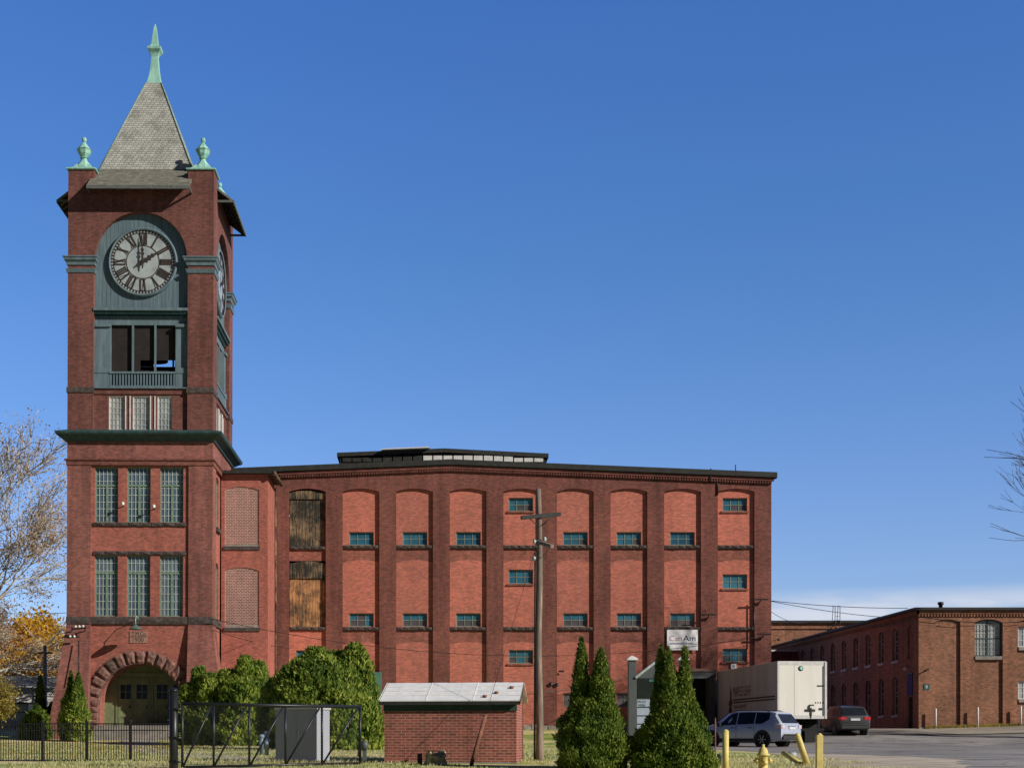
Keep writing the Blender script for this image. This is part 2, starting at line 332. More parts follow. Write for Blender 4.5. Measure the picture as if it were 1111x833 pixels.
def sheet(name,mat,poly,dz,step=1.2):
    """grid sheet clipped to a plan polygon, following the terrain"""
    import bmesh
    bm=bmesh.new()
    vs=[bm.verts.new((x,y,0)) for x,y in poly]; bm.faces.new(vs)
    ys=[p[1] for p in poly]; xs=[p[0] for p in poly]
    cuts=[p[0] for p in PROF if min(ys)<p[0]<max(ys)]
    y=max(30,min(ys))
    while y<min(120,max(ys)): cuts.append(y); y+=step
    for c in cuts: bmesh.ops.bisect_plane(bm,geom=bm.verts[:]+bm.edges[:]+bm.faces[:],plane_co=(0,c,0),plane_no=(0,1,0))
    for c in (29,32,59):
        if min(xs)<c<max(xs): bmesh.ops.bisect_plane(bm,geom=bm.verts[:]+bm.edges[:]+bm.faces[:],plane_co=(c,0,0),plane_no=(1,0,0))
    for v in bm.verts: v.co.z=gz(v.co.x,v.co.y)+dz
    bmesh.ops.recalc_face_normals(bm,faces=bm.faces[:])
    me=bpy.data.meshes.new(name); bm.to_mesh(me); bm.free(); me.materials.append(mat)
    o=bpy.data.objects.new(name,me); COL.objects.link(o); return struct(o)
def wob(pts,amp=.25,n=8):
    out=[]
    for i in range(len(pts)):
        a=Vector(pts[i]); b=Vector(pts[(i+1)%len(pts)])
        L=(b-a).length; k=n if L<40 else 1
        for j in range(k):
            p=a.lerp(b,j/k)
            if 0<j: p=p+Vector((random.uniform(-amp,amp),random.uniform(-amp,amp)))
            out.append((p.x,p.y))
    return out
sheet('ground',groundmat('lawn_grass'),[(-2500,-200),(2500,-200),(2500,4000),(-2500,4000)],0)
sheet('street',plain('street_asphalt',(.075,.075,.078),.95,var=.25,scale=1),[(-500,-120),(500,-120),(500,29),(-500,29)],.02)  # out-of-view road, added dark to cut light bounced onto the walls
sheet('parking_lot',groundmat('asphalt'),wob([(11.5,60),(13.2,50.5),(14.8,44.5),(13.6,40),(10,30)],.2)[:32]+[(6,0),(6,-100),(400,-100),(400,81),(28,81),(28,115),(12,115),(12,87),(10.5,84),(10.2,68)],.004)
sheet('forecourt',groundmat('worn_forecourt'),[(15,81.0),(120,81.3),(120,86.88),(28.8,86.88),(28.8,115),(22,115),(21,88)],.05)
sheet('gravel_apron',groundmat('gravel'),wob([(12.2,53),(14.6,50.8),(16.2,45.0),(14.6,40),(10.5,30),(7.5,30),(9.6,39.5),(11.5,45)],.25),.009)
sheet('footpath',groundmat('path_concrete'),wob([(-15.9,77),(-14.2,77),(-9.5,55),(-5.0,46.2),(-2.6,43.6),(-3.6,42.8),(-6.6,45.4),(-11.2,54.5)],.1),.006)
# ------------------------------------------------------------------ windows
def window(parent,T,u0,u1,z0,z1,n,cols,rows,fm,gm,fw=.06,mw=.022,loop=None,meeting=None,mullion=None,mm=None,transom=None,alt=None,name='window',depth=.07):
    """frame + glazing bars (window) with one glass sheet (pane) as its child"""
    b=MB(); loop=loop or rect(u0,u1,z0,z1)
    inner=[(u0+fw if u<=u0+1e-6 else (u1-fw if u>=u1-1e-6 else u), z) for u,z in loop]
    zt=max(z for u,z in loop)
    inner=[(u0+fw+(u-u0)*(u1-u0-2*fw)/(u1-u0), z0+fw+(z-z0)*(zt-z0-2*fw)/(zt-z0)) for u,z in loop]
    b.plate(loop,[inner],T,n,n-depth,0)
    def bar(a0,a1,b0,b1,mi,dn=.0): b.box((a0,b0,n-depth+.012),(a1,b1,n-.02-dn),T,mi)
    zb=z0
    if transom:
        bar(u0+fw,u1-fw,transom-.05,transom+.05,0,-.005)
    if mullion:
        for c in mullion: bar(c-.055,c+.055,z0+fw,(transom-.05) if transom else z1-fw,0,-.003)
    if meeting: bar(u0+fw,u1-fw,meeting-.03,meeting+.03,0,.004)
    for i in range(1,cols):
        c=u0+(u1-u0)*i/cols
        if mullion and any(abs(c-k)<.06 for k in mullion):
            if transom: bar(c-mw/2,c+mw/2,transom+.05,z1-fw,1,.015)
            continue
        bar(c-mw/2,c+mw/2,z0+fw,z1-fw,1,.015)
    for j in range(1,rows):
        c=z0+(z1-z0)*j/rows
        if transom and abs(c-transom)<.08: continue
        bar(u0+fw,u1-fw,c-mw/2,c+mw/2,1,.02)
    w=b.build(name,[fm,mm or fm],parent)
    g=MB()
    if alt:
        for i in range(cols):
            for j in range(rows):
                a0=u0+fw*.5+(u1-u0-fw)*i/cols; a1=u0+fw*.5+(u1-u0-fw)*(i+1)/cols; c0=z0+fw*.5+(z1-z0-fw)*j/rows; c1=z0+fw*.5+(z1-z0-fw)*(j+1)/rows
                dn=random.uniform(-.004,.004)
                g.add([T(a0,c0,n-depth+dn),T(a1,c0,n-depth+dn*.3),T(a1,c1,n-depth-dn),T(a0,c1,n-depth+dn*.5)],[(0,1,2,3)],1 if alt(i,j) else 0)
        g.build('pane',[gm,M['glassD']],w)
    else:
        g.poly([(c[0]*.5+d[0]*.5,c[1]*.5+d[1]*.5) for c,d in zip(loop,inner)],[],T,n-depth+.004,0)
        g.build('pane',gm,w)
    return w
def stoneblock(b,u0,u1,z0,z1,n0,n1,T,mi=0,seg=.35):
    """rock-faced stone: front face broken into facets"""
    k=max(1,int((u1-u0)/seg)); zs=[z0,(z0+z1)/2,z1]
    for i in range(k):
        a=u0+(u1-u0)*i/k; c=u0+(u1-u0)*(i+1)/k; m=(a+c)/2
        P=[(a,z0,n1),(c,z0,n1),(c,z1,n1),(a,z1,n1)]
        j=lambda:random.uniform(-.02,.02)
        Q=[(a+.01,z0+.01,n0-.02+j()),(c-.01,z0+.01,n0-.02+j()),(c-.01,z1-.01,n0-.02+j()),(a+.01,z1-.01,n0-.02+j()),(m+j(),(z0+z1)/2+j(),n0+.03)]
        V=[T(*q) for q in P+Q]
        b.add(V,[(0,1,5,4),(1,2,6,5),(2,3,7,6),(3,0,4,7),(4,5,8),(5,6,8),(6,7,8),(7,4,8),(3,2,1,0)],mi)

# ================================================================== CLOCK TOWER
s0=20.25; TC=Vector((-15.47,82.9)); H=3.9
def Z(py): return EYE+(PY-py)/s0
def U(px): return (px-150.75)/s0
tower=thing('clock_tower','tall red brick clock tower with pyramid slate roof and copper finials','tower',(TC.x,TC.y,gz(TC.x,TC.y)))
def TF(k):
    def T(u,z,n):
        x,y=u,-(H+n)
        for _ in range(k): x,y=-y,x
        return (TC.x+x,TC.y+y,z)
    return T
def sqring(b,prof,mi=0,half=H,cx=0,cy=0,caps=False):
    b.loft([[(TC.x+cx+sx*(half+n),TC.y+cy+sy*(half+n),z) for sx,sy in ((-1,-1),(1,-1),(1,1),(-1,1))] for n,z in prof],mi,caps)
base_z=gz(TC.x,79)-1.0
wall=MB()
# lower corner piers, battered below the sill band
for sx in (-1,1):
    for sy in (-1,1):
        def q(a,z,o): # a: inner/outer per axis
            return None
        i0,o0=2.61,H
        def ring(z,o):
            pts=[(sx*i0,sy*i0),(sx*(o0+o),sy*i0),(sx*(o0+o),sy*(o0+o)),(sx*i0,sy*(o0+o))]
            return [(TC.x+x,TC.y+y,z) for x,y in pts]
        wall.loft([ring(base_z,.138*(Z(681)-base_z)+.03),ring(Z(681),.03),ring(Z(678),.03),ring(Z(678)+.001,0),ring(Z(504),0)],1)
        i1=2.52
        ring2=lambda z:[(TC.x+x,TC.y+y,z) for x,y in ((sx*i1,sy*i1),(sx*H,sy*i1),(sx*H,sy*H),(sx*i1,sy*H))]
        wall.loft([ring2(Z(466)),ring2(Z(184.5))],0)
sqring(wall,[(0,Z(504)),(0,Z(478)+.3)],1,caps=True)
wall_o=None
panels=MB()
win_specs=[]
rows_=[(Z(566.2),Z(506.3),Z(525.8)),(Z(668.3),Z(602),Z(621))]
cols_=[(U(101.6),U(126.8)),(U(136.6),U(162)),(U(172.3),U(197.6))]
ARC_U,ARC_Z,ARC_R=.06,Z(766),2.30
for k in range(4):
    T=TF(k); stone=MB(); trim=MB(); green=MB()
    holes=[]
    if k!=1:
        for (za,zb,tr) in rows_:
            for (ua,ub) in cols_: holes.append(rect(ua,ub,za,zb))
        for h in holes: pass
    else:
        for (za,zb,tr) in rows_: holes.append(arch_rect(-2.05,-.95,za,zb-.4,.28,8))
    # body of the panel above the band
    panels.plate(rect(-2.61,2.61,Z(677)+.0,Z(504)),holes,T,-.10,-.5,0,back=False)
    # entrance storey
    if k==0:
        ah=[(ARC_U+ARC_R*math.cos(a),ARC_Z+ARC_R*math.sin(a)) for a in [math.pi*t/24 for t in range(25)]]
        loop=[(-2.61,base_z),(ARC_U-ARC_R,base_z)]+ah[::-1]+[(ARC_U+ARC_R,base_z),(2.61,base_z),(2.61,Z(677)-.0),(-2.61,Z(677)-.0)]
        panels.plate(loop,[],T,-.105,-1.95,0,back=False)
    else:
        panels.plate(rect(-2.61,2.61,base_z,Z(677)),[],T,-.105,-.5,0,back=False)
    # windows of the two lower storeys
    if k!=1:
        for (za,zb,tr) in rows_:
            for (ua,ub) in cols_:
                window(tower,T,ua,ub,za,zb,-.22,6,8,M['wgreen'],M['glassT'],fw=.055,mw=.034,mullion=[(ua+ub)/2],mm=M['muntin'],transom=tr)
        st_=MB(); stoneblock(st_,-2.5,2.5,Z(570.7),Z(566.3),.0,-.3,T,0,.62); st_.build('stone_sill',M['stone'],tower)
        st_=MB(); stoneblock(st_,-2.5,2.5,Z(602)+.0,Z(597.5),-.02,-.3,T,0,.62); st_.build('stone_lintel',M['stone'],tower)
    else:
        for (za,zb,tr) in rows_:
            window(tower,T,-2.05,-.95,za,zb,-.2,4,8,M['wgreen'],M['glassL'],fw=.05,mw=.03,loop=arch_rect(-2.05,-.95,za,zb-.4,.28,8),mm=M['muntin'])
            st_=MB(); st_.box((-2.2,za-.22,-.2),(-.8,za-.005,.06),T); st_.build('stone_sill',M['stone'],tower)
    # rough band under the lower windows
    stoneblock(stone,-2.6,2.6,Z(677),Z(668.6),.02,-.3,T,0,1.1)
    stoneblock(stone,-H-.03,-2.62,Z(677),Z(668.6),.05,-.1,T,0,1.4); stoneblock(stone,2.62,H+.03,Z(677),Z(668.6),.05,-.1,T,0,1.4)
    # ---------- upper stage
    iu=2.52
    w3=[(U(116),U(132.6)),(U(142),U(159.4)),(U(168.8),U(184.8))]
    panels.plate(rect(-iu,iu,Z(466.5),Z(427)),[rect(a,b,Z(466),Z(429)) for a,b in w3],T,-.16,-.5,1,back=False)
    for a,b in w3: window(tower,T,a,b,Z(466),Z(429),-.2,4,6,M['white'],M['glassL'],fw=.05,mw=.035,mm=M['muntin'])
    for a in (U(136),U(163)):
        trim.box((a-.11,Z(466),-.155),(a-.05,Z(429),-.12),T,1); trim.box((a+.13,Z(466),-.155),(a+.19,Z(429),-.12),T,1)
    panels.box((-iu,Z(427)+.0,-.4),(iu,Z(421),-.1),T,1)
    # brick arch head flush with the piers
    R2=2.47; ap=[(R2*math.cos(math.pi*t/28),Z(280)+R2*math.sin(math.pi*t/28)) for t in range(29)]
    loop=[(iu,Z(280)),(iu,Z(197.5)),(-iu,Z(197.5)),(-iu,Z(280))]+ap[::-1]
    # remove duplicate corner verts
    wall.plate(loop,[],T,-.001,-.55,0,back=False)
    # green timber wall with belfry opening
    op=rect(U(117.6),U(187.4),Z(402.5),Z(351))
    green.plate(rect(-iu,iu,Z(420),Z(226)),[op],T,-.31,-.42,0)
    # board joints
    for i in range(1,24):
        u=-iu+2*iu*i/24
        zt=Z(280)+math.sqrt(max(0,R2*R2-u*u))-.05
        green.box((u-.004,Z(333.5),-.312),(u+.004,zt,-.306),T,1)
    # cornice under the clock with dentils
    trim.box((-iu,Z(337),-.31),(iu,Z(334),.06),T,0); trim.box((-iu,Z(340),-.31),(iu,Z(337),-.06),T,2)
    for i in range(42):
        u=-iu+.06+i*.12; trim.box((u,Z(343),-.31),(u+.065,Z(340),-.18),T,2)
    # flat pilasters beside the opening
    for a,b in ((-iu,U(116.8)),(U(188.2),iu)):
        trim.box((a,Z(398),-.31),(b,Z(354),-.22),T,0)
        trim.box((a,Z(353.8),-.31),(b+.04 if b<0 else b,Z(350.5),-.12),T,0)
        trim.box((a,Z(404),-.31),(b+.04 if b<0 else b,Z(398.2),-.14),T,0)
        trim.box((a,Z(420),-.31),(b,Z(404.2),-.17),T,0)
    trim.box((-iu,Z(421.2),-.31),(iu,Z(420),.0),T,0)
    # two posts in the opening
    for c in (U(141.2),U(165.6)): trim.box((c-.05,Z(402.5),-.40),(c+.05,Z(351),-.30),T,0)
    stone.build('stone_band',[M['stone'],M['roofd']],tower); green.build('timber_wall',[M['green'],M['dgreen']],tower); trim.build('belfry_frame',[M['green'],M['white'],M['dgreen'],M['copper']],tower)
for sx in (-1,1):
    for sy in (-1,1):
        c=(H+2.52)/2; hw=(H-2.52)/2
        def pr(b,prof,mi): b.loft([[(TC.x+sx*c+ax*(hw+n),TC.y+sy*c+ay*(hw+n),z) for ax,ay in ((-1,-1),(1,-1),(1,1),(-1,1))] for n,z in prof],mi,True)
        trim=MB()
        pr(trim,[(.002,Z(288)),(.06,Z(288)),(.08,Z(285)),(.18,Z(283)),(.20,Z(280.6)),(.24,Z(280.2)),(.24,Z(279)),(.0,Z(278.5))],0)
        pr(trim,[(.002,Z(296.5)),(.05,Z(296.2)),(.10,Z(293)),(.11,Z(292.2)),(.0,Z(291.8))],0)
        trim.build('impost',M['green'],tower); stone=MB(); trim=MB()
        pr(stone,[(.04,Z(426.3)),(.05,Z(425)),(.05,Z(421)),(.04,Z(420.3))],0); stone.build('pier_band',M['stone'],tower)
        # copper cap and urn
        pr(trim,[(.05,Z(184.6)),(.10,Z(184)),(.10,Z(182.8)),(.02,Z(182.5)),(-.22,Z(179.5)),(-.32,Z(176))],0); trim.build('pier_cap',M['copper'],tower)
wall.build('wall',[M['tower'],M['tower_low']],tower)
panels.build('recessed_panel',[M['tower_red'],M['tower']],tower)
# cornices round the lower stage
b=MB()
sqring(b,[(-.02,Z(479)),(.10,Z(478.6)),(.12,Z(477.2)),(.26,Z(475.6)),(.30,Z(474.8)),(.48,Z(473.2)),(.52,Z(472.2)),(.55,Z(471.2)),(.55,Z(469.6)),(.50,Z(469.2)),(-.05,Z(465.8)),(-.3,Z(465.8))],0)
b.build('cornice',M['dgreen'],tower)
b=MB(); sqring(b,[(-.01,Z(504.8)),(.05,Z(504.6)),(.06,Z(500.5)),(.13,Z(499.5)),(.14,Z(498)),(-.01,Z(497.4))],0); b.build('string_course',M['tower'],tower)
# belfry interior, netting on the two side openings
b=MB(); ih=H-.43
b.loft([[(TC.x+sx*ih,TC.y+sy*ih,z) for sx,sy in ((-1,-1),(1,-1),(1,1),(-1,1))] for z in (Z(422),Z(420.5))]); b.loft([[(TC.x+sx*ih,TC.y+sy*ih,z) for sx,sy in ((-1,-1),(1,-1),(1,1),(-1,1))] for z in (Z(349),Z(346))])
for px_,ww in ((158,.5),): b.box((TC.x-.15,TC.y-.6,Z(420)),(TC.x+.15,TC.y+.6,Z(408)))
b.lathe((TC.x+.1,TC.y,0),[(.70,Z(372)),(.66,Z(370)),(.5,Z(364)),(.42,Z(358)),(.34,Z(353)),(.1,Z(350))],16)
b.bar((TC.x-3.4,TC.y,Z(350.5)),(TC.x+3.4,TC.y,Z(350.5)),.25)
b.bar((TC.x-1.5,TC.y-1,Z(420)),(TC.x-1.5,TC.y-1,Z(346)),.18); b.bar((TC.x+1.7,TC.y-.6,Z(420)),(TC.x+1.7,TC.y-.6,Z(346)),.18)
b.build('belfry_interior',M['dark'],tower)
for k in (1,3):
    b=MB(); b.box((U(117.6),Z(402.5),-.39),(U(187.4),Z(351),-.375),TF(k)); b.build('bird_netting',plain('dark_netting',(.09,.105,.10),.9,var=.3),tower)
# far opening partly boarded, its lower gap left open to the sky
b=MB(); b.box((U(117.6),Z(402.5),-.39),(U(187.4),Z(360.3),-.375),TF(2))
b.box((U(117.6),Z(360.2),-.389),(U(123),Z(351),-.376),TF(2)); b.box((U(131),Z(360.2),-.389),(U(136),Z(351),-.376),TF(2)); b.box((U(166),Z(360.2),-.389),(U(187.4),Z(351),-.376),TF(2))
b.build('shutter',M['dark'],tower)
# dark ceiling-high netting strip behind the front posts leaves a low gap open to the sky
b=MB(); b.box((U(117.6),Z(402.5),-.47),(U(149),Z(351),-.46),TF(0)); b.box((U(149),Z(388.5),-.47),(U(187.4),Z(351),-.46),TF(0)); b.box((U(149),Z(402.5),-.47),(U(187.4),Z(399.6),-.46),TF(0)); b.build('bird_netting',plain('brown_black_netting',(.026,.021,.021),.95,var=.35,scale=2),tower)
for k in range(4):
    T=TF(k); b=MB()
    u0,u1=U(116.9),U(188)
    b.box((u0,Z(404.6),-.26),(u1,Z(402.4),-.12),T); b.box((u0,Z(420),-.24),(u1,Z(417.5),-.14),T)
    nb=22
    for i in range(nb):
        u=u0+.06+(u1-u0-.12)*i/(nb-1); b.box((u-.035,Z(417.5),-.22),(u+.035,Z(404.6),-.16),T)
    b.build('balustrade',M['green'],tower)
# clocks
def clock(k):
    T=TF(k); cu,cz=.075,Z(283.2); root=MB()
    def disc(b,r0,r1,n,mi,seg=72,n2=None):
        V=[];F=[]
        for i in range(seg):
            a=2*math.pi*i/seg
            V+=[T(cu+r0*math.cos(a),cz+r0*math.sin(a),n),T(cu+r1*math.cos(a),cz+r1*math.sin(a),n if n2 is None else n2)]
        for i in range(seg):
            j=(i+1)%seg; F.append((2*i,2*i+1,2*j+1,2*j))
        b.add(V,F,mi)
    def wedge(b,r0,r1,a,w0,w1,n,mi):
        c,s=math.cos(a),math.sin(a)
        P=[(r0,-w0/2),(r0,w0/2),(r1,w1/2),(r1,-w1/2)]
        b.add([T(cu+r*c-t*s,cz+r*s+t*c,n) for r,t in P],[(0,1,2,3)],mi)
    f=root
    disc(f,0.0001,1.76,-.20,0)                       # glass dial
    disc(f,1.86,1.80,-.16,1,n2=-.10); disc(f,1.80,1.72,-.10,1,n2=-.13); disc(f,1.86,1.862,-.16,1,n2=-.31)   # outer rim
    disc(f,1.70,1.74,-.19,2); disc(f,1.55,1.585,-.19,2); disc(f,.86,.91,-.19,2)
    for i in range(60):
        a=2*math.pi*i/60; wedge(f,1.57,1.72,a,.075,.085,-.185,2)
    num={12:'XII',1:'I',2:'II',3:'III',4:'IIII',5:'V',6:'VI',7:'VII',8:'VIII',9:'IX',10:'X',11:'XI'}
    for h,s in num.items():
        a=math.pi/2-h*math.pi/6
        ws={'I':.11,'V':.26,'X':.26}; tot=sum(ws[c] for c in s); off=-tot/2; sc=min(1,.60/tot)
        for c in s:
            w=ws[c]*sc; o=off*sc+w/2; off+=ws[c]
            ca,sa=math.cos(a),math.sin(a)
            def P(r,t): return T(cu+r*ca+t*sa,cz+r*sa-t*ca,-.183)
            def stroke(t0,t1,wd): # from inner r=.93 at t0 to outer r=1.54 at t1
                f.add([P(.93,t0-wd/2),P(.93,t0+wd/2),P(1.54,t1+wd/2),P(1.54,t1-wd/2)],[(0,1,2,3)],2)
            if c=='I': stroke(o,o,.092)
            elif c=='V': stroke(o,o-w*.32,.10); stroke(o,o+w*.32,.03)
            else: stroke(o+w*.30,o-w*.30,.10); stroke(o-w*.30,o+w*.30,.03)
            f.add([P(.93,o-w/2),P(.93,o+w/2),P(.955,o+w/2),P(.955,o-w/2)],[(0,1,2,3)],2)
            f.add([P(1.515,o-w/2),P(1.515,o+w/2),P(1.54,o+w/2),P(1.54,o-w/2)],[(0,1,2,3)],2)
    for i in range(12): pass
    dial=f.build('clock_face',[M['glassL2'],M['green'],M['black2']],tower)
    for nm,a,L,w in (('minute_hand',math.pi/2+.02,1.42,.13),('hour_hand',math.radians(31),1.12,.17)):
        g=MB(); c,s=math.cos(a),math.sin(a); zn=-.06 if nm=='minute_hand' else -.075
        pts=[(-.38,.03),(-.2,.05),(-.1,w*.55),(.0,w*.7),(.12,w*.5),(.32,w*.42),(.42,w*.95),(.52,w*.35),(.62,w*.8),(.72,w*.3),(L*.8,w*.28),(L,.012)]
        lp=[(r,t) for r,t in pts]+[(r,-t) for r,t in pts[::-1]]
        g.plate([(cu+r*c-t*s,cz+r*s+t*c) for r,t in lp],[],T,zn,zn-.012)
        if nm=='minute_hand': g.box((cu-.04,cz-.04,-.2),(cu+.04,cz+.04,-.04),T)
        g.build(nm,M['black2'],dial)
m,nt,b_=newmat('clock_dial_glass'); f_=noise_fac(nt,1.6,4); nt.links.new(ramp(nt,f_,[(.35,(.29,.33,.35)),(.65,(.42,.47,.48))]),b_.inputs['Base Color']); b_.inputs['Roughness'].default_value=.3; M['glassL2']=m
M['black2']=plain('rusty_black_iron',(.045,.032,.030),.7,var=.4,scale=5)
for k in range(4): clock(k)
# urns
for sx in (-1,1):
    for sy in (-1,1):
        b=MB(); c=(H+2.52)/2
        def zz(py): return EYE+(PY-py)/20.1
        P=[(.52,184),(.50,182.5),(.44,180.5),(.26,176.5),(.17,174),(.16,172.4),(.24,171.6),(.18,170.6),(.32,167),(.38,163.5),(.43,162.6),(.36,161.8),(.27,159.5),(.17,157),(.10,155.2),(.07,154.3),(.12,153),(.13,151),(.10,149.4),(.0,148.8)]
        b.lathe((TC.x+sx*c,TC.y+sy*c,0),[(r,zz(p)) for r,p in P],8,rot=math.pi/8,smooth=False)
        b.build('urn',M['copper'],tower)
# roof
pb,pt=EYE+30.78,EYE+36.6
roof=MB(); roof.loft([[(TC.x+sx*h,TC.y+sy*h,z) for sx,sy in ((-1,-1),(1,-1),(1,1),(-1,1))] for h,z in ((2.62,pb-.05),(.42,pt))],0)
for sx in (-1,1):
    for sy in (-1,1): roof.tube([(TC.x+sx*2.62,TC.y+sy*2.62,pb-.03),(TC.x+sx*.42,TC.y+sy*.42,pt)],.045,6,1)
ro=roof.build('roof',[M['slate'],plain('dull_copper_ridge',(.26,.34,.29),.6,var=.4,scale=5)],tower)
ev=MB()
for k in range(4):
    T=TF(k)
    def zr(n): return EYE+29.22+(.9-n)*.775
    secs=[(-1.28,2.50),(-.02,2.50),(.02,2.72),(.9,2.72)]
    top=[(T(-h,zr(n),n),T(h,zr(n),n)) for n,h in secs]; bot=[(T(-h,zr(n)-.13,n),T(h,zr(n)-.13,n)) for n,h in secs]
    for i in range(3):
        ev.hull8([bot[i][0],bot[i][1],bot[i+1][1],bot[i+1][0],top[i][0],top[i][1],top[i+1][1],top[i+1][0]],0)
    ev.box((-2.72,zr(.9)-.17,.9),(2.72,zr(.9)+.01,.93),T,1)
    for i in range(9):
        u=-2.5+i*5/8; P=[]
        for n in (-.0,.84):
            for du in (-.05,.05):
                for dz in (-.24,-.132): P.append(T(u+du,zr(n)+dz,n))
        ev.add(P,[(0,1,3,2),(4,5,7,6),(0,1,5,4),(2,3,7,6),(0,2,6,4),(1,3,7,5)],2)
    for s in (-1,1): ev.box((s*2.72-.02,zr(.9)-.12,.0),(s*2.72+.02,zr(.9)-.0,.9),T,1)
ev.build('eave',[M['slate2'],M['fascia'],M['dark']],tower)
b=MB(); cz=lambda py:EYE+(PY-py)/19.3
b.lathe((TC.x,TC.y,0),[(.60,cz(94.5)),(.56,cz(93)),(.40,cz(84)),(.32,cz(76)),(.27,cz(66)),(.24,cz(63)),(.30,cz(60)),(.36,cz(58.6)),(.52,cz(56)),(.54,cz(53.5)),(.38,cz(52)),(.27,cz(50)),(.20,cz(42)),(.12,cz(32)),(.03,cz(26.5))],4,rot=math.pi/4,smooth=False)
b.build('finial',M['copper'],tower)
# entrance arch stones
T=TF(0); b=MB(); ns=15
for i in range(ns):
    a0=math.pi*i/ns+.012; a1=math.pi*(i+1)/ns-.012; jr=random.uniform(-.03,.03); R1=3.0+jr; rn=random.uniform(-.02,.07)
    def cl(r,a,n): 
        u=ARC_U+r*math.cos(a); return T(max(-2.6,min(2.6,u)),ARC_Z+r*math.sin(a),n)
    am=(a0+a1)/2; j=lambda:random.uniform(-.015,.015)
    gi,gj=5,6; V=[]; F=[]; mi_=random.choice((0,0,0,1))
    for p_ in range(gi):
        for q_ in range(gj):
            aa=a0+(a1-a0)*p_/(gi-1); r_s=2.28+(R1-2.28)*q_/(gj-1); ed=p_ in (0,gi-1) or q_ in (0,gj-1)
            V.append(cl(r_s+(0 if ed else j()),aa,(-.03 if ed else .07+rn+random.uniform(-.03,.03))))
    for p_ in range(gi-1):
        for q_ in range(gj-1): F.append((p_*gj+q_,p_*gj+q_+1,(p_+1)*gj+q_+1,(p_+1)*gj+q_))
    b.add(V,F,mi_)
    E_=[cl(2.28,a0,-.6),cl(2.28,a1,-.6),cl(R1,a1,-.12),cl(R1,a0,-.12),cl(2.28,a0,-.03),cl(2.28,a1,-.03),cl(R1,a1,-.03),cl(R1,a0,-.03)]
    b.add(E_,[(0,1,5,4),(1,2,6,5),(2,3,7,6),(3,0,4,7)],mi_)
z=ARC_Z
while z>base_z+.8:
    h=random.uniform(.26,.4)
    for s in (-1,1):
        e=ARC_U+s*2.28; o=s*2.6; stoneblock(b,min(e,o),max(e,o),z-h+.01,z-.005,-.01+random.uniform(-.02,.05),-.6,T,0,.5)
    z-=h
b.build('arch_stone',[M['vous'],plain('dark_sandstone',(.14,.085,.07),.95,var=.6,scale=4,bmp=.9,c2=(.05,.038,.035))],tower)
# doors
b=MB(); zt=Z(718); zfl=EYE+.66
DR=.45
_T=T
def T(u,z,n): return _T(u,z,n-DR)
b.box((-2.6,zfl-.5,-1.42),(2.6,zt+.05,-1.34),T,0)
b.box((-2.6,Z(732),-1.34),(2.6,Z(728),-1.28),T,0)
for px in (105,119,137,156,158.5,178,196): b.box((U(px)-.05,zfl,-1.34),(U(px)+.05,Z(732),-1.29),T,0)
dsur=b.build('door_surround',M['door'],tower)
for a,c,w0,w1 in ((120.2,136,123.2,134.9),(138,155,141,153),(160,177,163.5,175.4),(179,195,181.5,193)):
    b=MB(); u0,u1=U(a)+.03,U(c)-.03
    b.plate(rect(u0,u1,zfl,Z(734)),[rect(U(w0),U(w1),Z(757),Z(741))]+[rect(U(w0),U(w1),q-.32,q) for q in (Z(760),Z(760)-.42,Z(760)-.84)],T,-1.30,-1.335,0,back=False)
    for q in (Z(760),Z(760)-.42,Z(760)-.84): b.box((U(w0),q-.32,-1.34),(U(w1),q,-1.325),T)
    d=b.build('door',M['door'],tower)
    g=MB(); g.box((U(w0),Z(757),-1.34),(U(w1),Z(741),-1.322),T,0); 
    um=(U(w0)+U(w1))/2; g.box((um-.015,Z(757),-1.322),(um+.015,Z(741),-1.312),T,1); zm=(Z(757)+Z(741))/2; g.box((U(w0),zm-.015,-1.321),(U(w1),zm+.015,-1.311),T,1)
    g.build('pane',[M['glassK'],M['door']],d)
    h=MB(); h.box((u1-.12,zfl+.95,-1.30),(u1-.06,zfl+1.1,-1.25),T); h.build('handle',M['iron'],d)
T=_T
# plaque
b=MB(); b.box((U(140),Z(697),-.1),(U(159.5),Z(684.3),-.07),T,0)
text_mesh(b,'T.M.Co.',T,U(150.2),Z(687.3),.24,-.066,1,w=.78); text_mesh(b,'1900',T,U(149.4),Z(693.7),.22,-.066,1,w=.58)
b.box((U(141),Z(690.6),-.07),(U(159),Z(690.1),-.06),T,1)
b.build('date_plaque',[M['vous2'] if 'vous2' in M else plain('pale_sandstone',(.34,.19,.15),.9,var=.2),M['dark']],tower)
# lamp over the door
lp=thing('door_lamp','gooseneck lamp with green shade above the tower entrance arch','lamp',T(U(151),Z(676),-.1))
b=MB(); sh=Vector(W(147.0,680,78.0)); A=Vector(T(U(151),Z(674),-.1))
b.tube([A,A+Vector((0,-.3,.18)),A+Vector((-.05,-.7,.25)),sh+Vector((0,.02,.35)),sh+Vector((0,0,.12))],.022,6); b.box(tuple(A-Vector((.08,.02,.1))),tuple(A+Vector((.08,.05,.1))))
b.build('arm',M['copper'],lp)
b=MB(); b.lathe(sh,[(.05,.16),(.09,.10),(.22,.02),(.36,-.10),(.37,-.12),(.30,-.09),(.1,-.0)],14); b.build('lamp_shade',plain('green_enamel',(.10,.16,.14),.4,var=.3),lp)
tower.rotation_euler=(0,.004,0)
